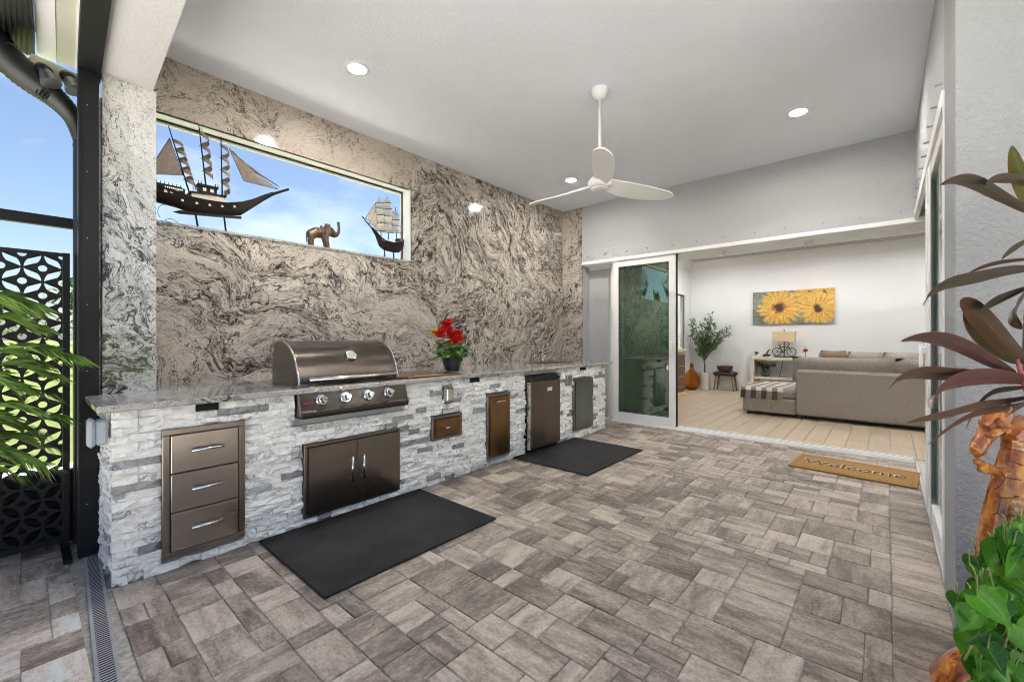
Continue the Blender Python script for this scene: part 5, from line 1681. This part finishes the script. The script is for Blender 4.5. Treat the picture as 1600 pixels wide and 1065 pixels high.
for nme, (x0, x1, y0, y1, z0, z1, ch) in (('seat_back', (-1.0, 1.3, 10.38, 10.60, .06, .98, .04)), ('sofa_base', (-1.0, 1.3, 9.6, 10.375, .06, .42, .03)), ('side_arm', (-1.20, -1.005, 9.6, 10.60, .06, .66, .04))):
    MB().box(x0, x1, y0, y1, z0, z1, ch=ch).build(nme, 'sofa_fabric', s3)
for k, (x0, x1, zt) in enumerate(((-.95, -.56, 1.01), (-.52, -.05, .99), (-.02, .55, .99))):
    c_ = cushion(x0, x1, 10.10, 10.34, .55, zt, 'cushion_brown' if k == 0 else 'sofa_fabric', s3, 'loose_cushion')
tw = thing('plaid_throw', 'brown and white plaid throw draped over the end of the chaise', 'throw', (-1.5, 8.1, .44))
def thr(u, v):
    x_ = -1.815 + .60 * u
    s_ = v * 1.55
    fold = .008 * math.sin(u * 9) * math.sin(v * 5 + 1)
    if s_ < .22:
        return (x_ + .015 * math.sin(6 * v), 7.845 - .004 * math.sin(PI * u * 3), .27 + s_ * .83 + 0)
    return (x_ + .05 * (s_ - .22), 7.845 + (s_ - .22) * .95, .450 + fold - .006 * (1 - u))
t = MB(); t.grid(thr, 20, 26); t.build('throw_cloth', 'plaid_wool', tw, True)
t = MB(); t.grid(lambda u, v: (-1.803 - .012, 7.86 + 1.2 * u, .25 + .2 * v), 8, 4); t.build('throw_side', 'plaid_wool', tw, True)

ct = thing('console_table', 'cream console table against the back wall under the flower painting', 'console table', (-1.85, 10.98, 0))
box('table_top', 'cream_paint', ct, -2.29, -1.38, 10.76, 11.15, .765, .825, ch=.004)
for xx in (-2.285, -1.455):
    box('side_panel', 'cream_paint', ct, xx, xx + .07, 10.765, 11.145, 0, .764, ch=.003)
box('shelf', 'cream_paint', ct, -2.214, -1.456, 10.77, 11.14, .34, .38, ch=.003)
lp = thing('bicycle_lamp', 'table lamp with cream rectangular shade on a black bicycle shaped base', 'lamp', (-1.67, 10.95, .825))
box('lamp_base', 'black_plastic', lp, -1.86, -1.45, 10.90, 11.0, .826, .85, ch=.004)
t = MB()
t.prism([(-1.88, 1.165), (-1.46, 1.165), (-1.455, 1.385), (-1.875, 1.385)], 10.84, 11.06, 'y'); t.build('shade', 'lamp_fabric', lp)
t = MB(); t.tube([(-1.665, 10.95, .85), (-1.665, 10.95, 1.165)], .010, 8); t.build('lamp_stem', 'dark_metal', lp, True)
t = MB(); t.tube([(-1.665, 10.95, 1.385), (-1.665, 10.95, 1.44)], [.006, .012], 8); t.build('finial', 'dark_metal', lp, True)
for xx in (-1.80, -1.53):
    t = MB(); t.tube([(xx + .085 * math.cos(a * PI / 12), 10.94, .945 + .085 * math.sin(a * PI / 12)) for a in range(24)], .007, 6, closed=True)
    for k in range(6):
        a = k * PI / 3
        t.tube([(xx, 10.94, .945), (xx + .083 * math.cos(a), 10.94, .945 + .083 * math.sin(a))], .002, 4)
    t.build('bicycle_wheel', 'dark_metal', lp, True)
t = MB()
for a, b in (((-1.80, .945), (-1.745, 1.05)), ((-1.745, 1.05), (-1.59, 1.06)), ((-1.745, 1.05), (-1.68, .935)), ((-1.68, .935), (-1.59, 1.06)), ((-1.53, .945), (-1.595, 1.10)), ((-1.80, .945), (-1.68, .935)), ((-1.745, 1.05), (-1.755, 1.085)), ((-1.785, 1.09), (-1.72, 1.087)), ((-1.595, 1.10), (-1.56, 1.12)), ((-1.56, 1.12), (-1.60, 1.135))):
    t.tube([(a[0], 10.94, a[1]), (b[0], 10.94, b[1])], .0065, 6)
t.build('bicycle_frame', 'dark_metal', lp)
t = MB(); t.tube(spline([(-1.72, 11.12, .76), (-1.74, 11.12, .6), (-1.78, 11.12, .4), (-1.80, 11.1, .1)], 5), .006, 6); tag(t.build('lamp_cord', 'black_plastic'), 'dark lamp cord hanging behind the console table', 'cord')
pa = thing('sunflower_painting', 'wide canvas painting of yellow sunflowers hanging on the living room wall', 'painting', (-1.559, 11.185, 1.93))
bpa = MB().box(-.758, .758, -.035, .013, -.368, .368, ch=.003)
me = bpa.mesh('canvas'); link('canvas', me, 'painted_canvas', pa)
vs_ = thing('flower_vase', 'glass vase of cream and brown flowers on the console shelf', 'vase', (-2.02, 10.95, .38))
t = MB(); t.lathe([(.05, .381), (.085, .42), (.095, .48), (.07, .55), (.075, .58), (.07, .58), (.064, .55), (.088, .48), (.078, .425), (0, .40)], (-2.02, 10.95, 0), 20); t.build('vase', 'vase_glass', vs_, True)
t = MB()
for k in range(14):
    a = rnd.uniform(0, 2 * PI); r_ = rnd.uniform(.05, .17)
    t.tube([(-2.02, 10.95, .45), (-2.02 + r_ * math.cos(a), 10.95 + r_ * .5 * math.sin(a), .60 + rnd.uniform(0, .13))], .004, 5)
t.build('stems', 'bark', vs_)
for k, (dx, dz, m) in enumerate(((-.03, .70, 'petal_cream'), (.12, .67, 'petal_cream'), (-.15, .67, 'cushion_brown'), (.05, .64, 'cushion_brown'), (-.10, .63, 'leaf_olive'), (.15, .63, 'cushion_brown'), (.02, .61, 'leaf_begonia'))):
    blossom(Vector((-2.02 + dx, 10.92, dz - .02)), .075, m, 12).build('flower', m, vs_, True)
for lab, xx, sz in (('small green potted plant at the end of the console table', -2.2, .05),):
    s_ = thing('small_plant', lab, 'potted plant', (xx, 10.93, .825))
    t = MB(); t.lathe([(.03, .8255), (.04, .88), (.034, .88), (0, .87)], (xx, 10.93, 0), 14); t.build('pot', 'pot_cream', s_, 40)
    for k in range(12):
        a = k * 2.4; e = .4 + .08 * k
        d = Vector((math.cos(a) * math.cos(e), math.sin(a) * math.cos(e), math.sin(e)))
        c0 = Vector((xx, 10.93, .875))
        ribbon(spline([c0, c0 + d * .05, c0 + d * .09 + Vector((0, 0, -.01))], 3), lambda v: .016 * math.sin(PI * min(1, v * .95 + .05)), d.cross(Vector((0, 0, 1))), .2).build('leaf', 'leaf_begonia', s_, True)
fg_ = thing('bird_figurine', 'small brown and black bird figurine on the console table', 'figurine', (-2.0, 10.93, .825))
blob('body', [[((-2.05, 10.93, .855), .03), ((-2.0, 10.93, .87), .035), ((-1.95, 10.93, .86), .03)], [((-2.0, 10.93, .88), .02), ((-1.985, 10.93, .93), .016), ((-1.96, 10.93, .965), .018)]], 'elephant_wood', fg_, .008, 2)
t = MB(); t.tube([(-1.96, 10.93, .97), (-1.92, 10.93, .985)], [.013, .004], 8); t.build('beak', 'black_plastic', fg_, True)
ro = thing('red_ornament', 'small red round ornament on a stalk beside the lamp', 'ornament', (-1.28, 10.95, .825))
box('stand', 'cream_paint', ro, -1.32, -1.24, 10.91, 10.99, .0, .80)
t = MB(); t.tube([(-1.28, 10.95, .80), (-1.28, 10.95, 1.09)], .006, 6); t.build('stalk', 'leaf_olive', ro, True)
blossom(Vector((-1.28, 10.95, .955)), .065, 'petal_red', 14).build('bloom', 'petal_red', ro, True)

stl = thing('stool', 'low stool with dark woven seat on brown wooden legs', 'stool', (-2.87, 11.0, 0))
box('seat', 'dark_weave', stl, -3.10, -2.63, 10.80, 11.17, .36, .44, ch=.03)
for sx_ in (-1, 1):
    for sy_ in (-1, 1):
        t = MB(); t.tube([(-2.865 + sx_ * .17, 10.985 + sy_ * .12, .37), (-2.865 + sx_ * .215, 10.985 + sy_ * .15, 0)], [.022, .014], 10); t.build('leg', 'leg_wood', stl, True)
bw = MB(); bw.lathe([(.10, .441), (.16, .50), (.175, .56), (.19, .585), (.17, .585), (.155, .55), (.13, .50), (0, .47)], (-2.87, 10.98, 0), 22)
tag(bw.build('wooden_bowl', 'dark_wood', None, 40), 'carved dark wooden bowl resting on the stool', 'bowl')
ot = thing('olive_tree', 'potted olive tree with slender grey green leaves in the living room corner', 'tree', (-3.32, 10.93, 0))
t = MB(); t.lathe([(.115, 0), (.13, .40), (.135, .42), (.12, .42), (.115, .38), (0, .38)], (-3.32, 10.93, 0), 24); t.build('pot', 'pot_cream', ot, 40)
ro_ = random.Random(3)
tr = MB(); lv = MB()
tr.tube([(-3.32, 10.93, .36), (-3.31, 10.93, .55), (-3.33, 10.94, .72)], [.022, .019, .016], 8)
tips = [(-3.60, 1.62), (-3.52, 1.70), (-3.40, 1.62), (-3.30, 1.70), (-3.10, 1.82), (-3.02, 1.55), (-2.90, 1.42), (-2.72, 1.50), (-2.70, 1.36), (-3.55, 1.30), (-3.15, 1.35), (-2.90, 1.20), (-3.60, 1.45), (-3.25, 1.50), (-3.45, 1.15), (-3.5, .95), (-3.4, 1.4), (-3.2, 1.62), (-3.0, 1.38)]
for tx, tz in tips:
    ty = 10.9 + ro_.uniform(-.22, .15)
    P = spline([(-3.33, 10.94, .62 + ro_.uniform(0, .12)), (-3.33 + (tx + 3.33) * .35, 10.93, .62 + (tz - .62) * .5), (tx, ty, tz)], 6)
    tr.tube(P, [.009 * (1 - i / len(P)) + .002 for i in range(len(P))], 5)
    for k in range(75):
        i = ro_.uniform(.38, 1.0) * (len(P) - 1)
        c = P[int(i)].lerp(P[min(int(i) + 1, len(P) - 1)], i % 1)
        d = Vector((ro_.uniform(-1, 1), ro_.uniform(-1, 1), ro_.uniform(-.2, 1))).normalized()
        L = ro_.uniform(.06, .10)
        sd = d.cross(Vector((ro_.uniform(-1, 1), ro_.uniform(-1, 1), ro_.uniform(-1, 1)))).normalized()
        o0 = c + d * .008
        lv.add([o0, o0 + d * L * .5 + sd * L * .17, o0 + d * L, o0 + d * L * .5 - sd * L * .17], [(0, 1, 2, 3)], [(.5, 0), (1, .5), (.5, 1), (0, .5)])
tr.build('trunk', 'bark', ot, True)
stuff(lv.build('crown', 'leaf_olive', ot, recalc=False))
jg = thing('amber_jug', 'big round amber glass jug standing on the floor by the olive tree', 'jug', (-3.50, 10.56, 0))
t = MB(); t.lathe([(.08, 0), (.17, .06), (.20, .18), (.185, .30), (.12, .42), (.05, .50), (.04, .60), (.05, .62), (.042, .62), (.034, .60), (.044, .50), (.112, .41), (.176, .30), (.19, .18), (.16, .07), (0, .015)], (-3.50, 10.56, 0), 26); t.build('jug_body', 'amber_glass', jg, True)
t = MB(); t.lathe([(.033, .56), (.03, .62), (.036, .66), (0, .665)], (-3.50, 10.56, 0), 14); t.build('stopper', 'green_glass', jg, True)
cb = thing('wood_cabinet', 'low cabinet with dark carved doors and gold wood frame under the blinds', 'cabinet', (-3.5, 9.1, 0))
t = MB(); t.box(-3.71, -3.30, 8.5, 9.54, .05, .93, ch=.004); t.build('cabinet_body', 'gold_wood', cb)
box('cabinet_top', 'gold_wood', cb, -3.73, -3.27, 8.47, 9.57, .931, .965, ch=.006)
box('plinth', 'gold_wood', cb, -3.72, -3.28, 8.48, 9.56, 0, .0495, ch=.006)
for a in (8.55, 9.035):
    d = box('cabinet_door', 'dark_wood', cb, -3.299, -3.285, a, a + .46, .10, .89, ch=.004)
    for z in (.2, .42, .64):
        box('door_panel', 'gold_wood', d, -3.2845, -3.280, a + .06, a + .40, z, z + .012)
box('cabinet_side', 'dark_wood', cb, -3.68, -3.33, 9.5405, 9.545, .10, .89)

# ------------------------------------------------------------------ screen enclosure, privacy screen, gutter
sw = thing('screen_enclosure', 'black aluminium screen enclosure frame with kick plate beside the lawn', 'screen frame', (-3.8, -.5, 0))
t = MB(); t.box(-3.545, -3.44, .205, .290, 0, 2.78, ch=.003); t.build('corner_post', 'black_aluminium', sw)
t = MB(); t.box(-3.56, -3.5455, .215, .235, 0, 2.78); t.box(-3.439, -3.436, .225, .255, 0, 2.78); t.build('post_channel', 'black_aluminium', sw)
box('mid_rail', 'black_aluminium', sw, -3.83, -3.78, -2.4, .245, 1.925, 1.985, ch=.003)
box('wall_post', 'black_aluminium', sw, -3.84, -3.77, .2455, .30, 0, 2.78)
box('kick_plate', 'black_aluminium', sw, -3.82, -3.79, -2.4, .245, 0, .405)
box('kick_rail', 'black_aluminium', sw, -3.83, -3.78, -2.4, .245, .4055, .44)
box('far_post', 'black_aluminium', sw, -3.84, -3.77, -2.46, -2.401, 0, 2.78)
for k in range(7):
    t = MB(); t.lathe([(.0035, 0), (.003, .002), (0, .003)], (-3.436, .240, .3 + k * .38), 8, 'x'); t.build('screw', 'grey_metal', sw)
t = MB()
for a, b, c, d in ((.205, .262, 2.781, 2.90), (.262, .300, 2.781, 2.86)):
    t.add([(x, y_ + skew(x) - .0, z) for x in (-3.56, 3.2) for y_ in (a, b) for z in (c, d)], [(0, 1, 3, 2), (4, 6, 7, 5), (0, 4, 5, 1), (2, 3, 7, 6), (0, 2, 6, 4), (1, 5, 7, 3)])
t.build('header_beam', 'black_aluminium', sw)

ps = thing('privacy_screen', 'freestanding black metal privacy screen cut with a leaf and dot pattern', 'privacy screen', (-3.62, -.2, 0))
bmx = bmesh.new()
cs = .0775
def cell(y0, z0, flip):
    def T(a, b):
        if flip:
            a = 1 - a
        return bmx.verts.new((-3.62, y0 + a * cs, z0 + b * cs))
    e = .07
    rr = .23
    arc1, arc2 = [], []
    N_ = 7
    for k in range(N_ + 1):
        s_ = k / N_
        q = e + (1 - 2 * e) * s_
        off = .25 * math.sin(PI * s_) ** .8
        arc1.append((q + off * .7071, q - off * .7071)); arc2.append((q - off * .7071, q + off * .7071))
    c1 = [(1 - rr * math.cos(a), rr * math.sin(a)) for a in (0, PI / 8, PI / 4, 3 * PI / 8, PI / 2)]      # round corner (1,0)
    c2 = [(rr * math.cos(a), 1 - rr * math.sin(a)) for a in (0, PI / 8, PI / 4, 3 * PI / 8, PI / 2)]      # corner (0,1)
    # lower half: from (0,0) along the bottom, round the dot, up to (1,1), back along the leaf
    low = [(0, 0)] + c1 + [(1, 1)] + arc1[::-1]
    upp = [(1, 1)] + c2 + [(0, 0)] + arc2
    for poly in (low, upp):
        vsx = [T(*p) for p in poly]
        f = bmx.faces.new(vsx)
ny, nz = 14, 21
py1 = .150
pz0 = .085
for i in range(ny):
    for j in range(nz):
        cell(py1 - (i + 1) * cs, pz0 + .010 + j * cs, (i + j) % 2 == 0)
bmesh.ops.triangulate(bmx, faces=bmx.faces[:], ngon_method='EAR_CLIP')
bmesh.ops.remove_doubles(bmx, verts=bmx.verts[:], dist=.0002)
bmesh.ops.recalc_face_normals(bmx, faces=bmx.faces[:])
gg = bmesh.ops.extrude_face_region(bmx, geom=bmx.faces[:])
for v in gg['geom']:
    if isinstance(v, bmesh.types.BMVert):
        v.co.x += .004
bmesh.ops.recalc_face_normals(bmx, faces=bmx.faces[:])
me = bpy.data.meshes.new('cut_panel'); bmx.to_mesh(me); bmx.free()
me.transform(Matrix.Translation(-Vector(ORG[ps.name])))
link('cut_panel', me, 'black_aluminium', ps)
for k, (a, b) in enumerate(((py1 + .0005, py1 + .030), (py1 - ny * cs - .03, py1 - ny * cs - .0005))):
    box('side_frame', 'black_aluminium', ps, -3.632, -3.605, a, b, .06, 1.745, ch=.002)
zt = pz0 + .010 + nz * cs
box('top_frame', 'black_aluminium', ps, -3.632, -3.605, py1 - ny * cs, py1, zt, zt + .02)
box('bottom_frame', 'black_aluminium', ps, -3.632, -3.605, py1 - ny * cs, py1, .06, pz0 + .0095)
for zz in (.62, 1.17):
    box('cross_seam', 'black_aluminium', ps, -3.626, -3.6145, py1 - ny * cs, py1, zz, zz + .012)
for yy in (py1 + .012, py1 - ny * cs - .015):
    t = MB(); t.box(-3.80, -3.40, yy - .018, yy + .018, .0, .018, ch=.003); t.box(-3.64, -3.6325, yy - .012, yy + .012, .0185, .35); t.build('screen_foot', 'black_aluminium', ps)

gt = thing('rain_gutter', 'dark bronze gutter with a curved ribbed downspout at the roof corner', 'gutter', (-3.8, .0, 2.9))
t = MB()
t.add([(x, y_ + skew(x) * .8, z) for x in (-3.80, 3.0) for y_, z in ((-.155, 2.93), (-.14, 2.915), (.035, 2.915), (.035, 3.05), (-.155, 3.05))], [(0, 1, 2, 3, 4), (5, 9, 8, 7, 6), (0, 5, 6, 1), (1, 6, 7, 2), (2, 7, 8, 3), (3, 8, 9, 4), (4, 9, 5, 0)])
t.build('gutter_trough', 'downspout_bronze', gt)
P = spline([(-3.66, -.23, 2.98), (-3.66, -.14, 2.915), (-3.66, -.07, 2.81), (-3.66, .03, 2.715), (-3.66, .12, 2.655), (-3.66, .19, 2.57), (-3.66, .215, 2.45), (-3.66, .218, 2.30), (-3.66, .218, 1.2), (-3.66, .218, .02)], 12)
rr = []
for i, p in enumerate(P):
    k = .075 if p.z > 2.74 else max(.024, .075 - (2.74 - p.z) * .17)
    rr.append(k * (1 + (.06 if i % 2 else -.02) * (p.z > 2.35)))
t = MB(); t.tube(P, rr, 12); t.build('downspout', 'downspout_bronze', gt, 60)
for k in range(9):
    box('end_rib', 'black_aluminium', gt, -3.79, -3.0, -.150 + k * .02, -.144 + k * .02, 2.905, 2.9145)
so = thing('roof_eave', 'beige soffit strip and white fascia along the patio roof edge', 'eave', (-3, .15, 2.95))
for a, b, z, m, nme in ((.120, .200, 2.955, 'soffit_beige', 'soffit_strip'), (.200, .206, 2.945, 'white_vinyl', 'soffit_bead'), (.042, .119, 2.95, 'white_vinyl', 'fascia_board')):
    t = MB(); t.add([(x, y_ + skew(x), zz) for x in (-3.86, 3.0) for y_ in (a, b) for zz in (z, 3.20)], [(0, 1, 3, 2), (4, 6, 7, 5), (0, 4, 5, 1), (2, 3, 7, 6), (0, 2, 6, 4), (1, 5, 7, 3)]); t.build(nme, m, so)
fl_ = thing('flood_light', 'twin head outdoor flood light under the roof corner', 'flood light', (-3.6, .1, 2.8))
t = MB(); t.add([(x, y_, z) for x in (-3.70, -3.66) for y_, z in ((.0, 2.775), (.03, 2.87), (.235, 2.83), (.235, 2.76))], [(0, 1, 2, 3), (4, 7, 6, 5), (0, 4, 5, 1), (1, 5, 6, 2), (2, 6, 7, 3), (3, 7, 4, 0)]); t.build('mount_plate', 'soffit_beige', fl_)
for y_, tz in ((.07, 2.70), (.165, 2.665)):
    t = MB(); t.tube([(-3.65, y_, 2.80), (-3.61, y_ + .01, 2.77), (-3.58, y_ + .02, 2.74)], [.03, .036, .02], 10); t.build('lamp_joint', 'black_plastic', fl_, True)
    t = MB(); t.tube([(-3.585, y_ + .012, 2.755), (-3.56, y_ + .035, 2.69)], [.026, .046], 16); hd = t.build('lamp_head', 'grey_metal', fl_, 40)

# ------------------------------------------------------------------ palm by the screen, lawn planting
pm = thing('palm_plant', 'bushy green palm arching in front of the black privacy screen', 'palm', (-3.05, -.42, 0))
t = MB(); t.lathe([(.15, 0), (.19, .30), (.20, .34), (.18, .34), (.17, .30), (0, .30)], (-3.05, -.42, 0), 24); t.build('pot', 'pot_cream', pm, 40)
rq = random.Random(21)
fr_tips = [(108, 552), (40, 470), (50, 505), (70, 612), (84, 645), (60, 672), (76, 695), (50, 560), (60, 720), (30, 740), (75, 580), (20, 600), (40, 660), (15, 700), (-60, 520), (-80, 640), (-40, 450), (25, 480)]
for k, (u, v) in enumerate(fr_tips):
    dd = rq.uniform(1.85, 2.15)
    tip = pt(u, v, dd)
    r0 = Vector((-3.05 + rq.uniform(-.05, .05), -.42 + rq.uniform(-.05, .05), .34))
    mid = r0.lerp(tip, .55) + Vector((0, 0, .20 + .25 * max(0, tip.z - .6)))
    P = spline([r0, mid, tip], 12)
    t = MB(); t.tube(P, [.006 * (1 - .8 * i / len(P)) for i in range(len(P))], 5, caps=False)
    for i in range(9, len(P) - 1):
        for s_ in (-1, 1):
            for h_ in (0, .33, .66):
                c = P[i].lerp(P[i + 1], h_)
                tg = (P[i + 1] - P[i - 1]).normalized()
                sd = tg.cross(Vector((0, 0, 1))).normalized() * s_
                L = rq.uniform(.09, .15) * (1 - .35 * abs(i / len(P) - .55))
                d = (tg * 1.15 + sd * .55 + Vector((0, 0, -.12 + rq.uniform(-.12, .1)))).normalized()
                n_ = d.cross(sd).normalized()
                w_ = .0038
                a, b, e = c, c + d * L * .5, c + d * L + Vector((0, 0, -.035))
                wv = d.cross(n_).normalized() * w_
                t.add([a - wv * .5, a + wv * .5, b + wv, e, b - wv], [(0, 1, 2, 3, 4)], [(.2, 0), (.8, 0), (1, .5), (.5, 1), (0, .5)])
    t.build('frond', 'leaf_palm', pm, recalc=False)

def tree(x, y_, h, w, label, seed, name='garden_tree', trunk=.25, n=900, ls=.35):
    r_ = random.Random(seed)
    tr_ = thing(name, label, 'tree' if trunk > .05 else 'shrub', (x, y_, -.1), 'trees beyond the lawn')
    t = MB(); t.tube([(x, y_, -.1), (x + .05 * h * r_.uniform(-1, 1), y_, h * .35), (x, y_, h * .7)], [.05 * h * .5, .03 * h * .5, .01 * h], 8)
    for k in range(6):
        a = r_.uniform(0, 2 * PI)
        t.tube([(x, y_, h * (.3 + .05 * k)), (x + w * .35 * math.cos(a), y_ + w * .35 * math.sin(a), h * (.5 + .06 * k))], [.02 * h * .4, .005 * h], 5)
    t.build('trunk', 'bark', tr_, True)
    t = MB()
    cl_ = [(Vector((x + r_.gauss(0, w * .24), y_ + r_.gauss(0, w * .24), h * r_.uniform(trunk + .1, .95))), w * r_.uniform(.14, .26)) for _ in range(16)]
    for k in range(n):
        c, rad = r_.choice(cl_)
        d = Vector((r_.gauss(0, 1), r_.gauss(0, 1), r_.gauss(0, .8)))
        p = c + d.normalized() * rad * r_.random() ** .4
        a = Vector((r_.uniform(-1, 1), r_.uniform(-1, 1), r_.uniform(-1, 1))).normalized(); b = a.cross(Vector((0, 0, 1))).normalized()
        s_ = ls * r_.uniform(.5, 1.1)
        t.add([p - a * s_ * .5, p + b * s_ * .3, p + a * s_ * .5, p - b * s_ * .3], [(0, 1, 2, 3)], [(.5, 0), (1, .5), (.5, 1), (0, .5)])
    stuff(t.build('crown', 'leaf_tree', tr_, recalc=False))
for k, (x, y_, h, w, lab) in enumerate(((-30, 2.2, 4.2, 5, 'round dark green tree beyond the lawn seen beside the black post'), (-34, -2.0, 3.6, 5, 'low green tree beyond the lawn seen through the privacy screen'),
                                       (-40, 5.5, 5.0, 6, 'taller green tree far across the lawn behind the pillar'), (-45, -7, 4.5, 7, 'broad green tree at the far side of the lawn behind the palm'))):
    tree(x, y_, h, w, lab, 40 + k)
hd = thing('clipped_hedge', 'low clipped green hedge across the far side of the lawn', 'hedge', (-22, 0, -.1))
t = MB(); r_ = random.Random(9)
for k in range(2600):
    p = Vector((-22 + r_.uniform(-.45, .45), r_.uniform(-14, 9), -.1 + 1.15 * r_.random() ** .6))
    a = Vector((r_.uniform(-1, 1), r_.uniform(-1, 1), r_.uniform(-1, 1))).normalized(); b = a.cross(Vector((0, 0, 1))).normalized()
    s_ = .22
    t.add([p - a * s_ * .5, p + b * s_ * .3, p + a * s_ * .5, p - b * s_ * .3], [(0, 1, 2, 3)], [(.5, 0), (1, .5), (.5, 1), (0, .5)])
stuff(t.build('foliage', 'leaf_tree', hd, recalc=False))
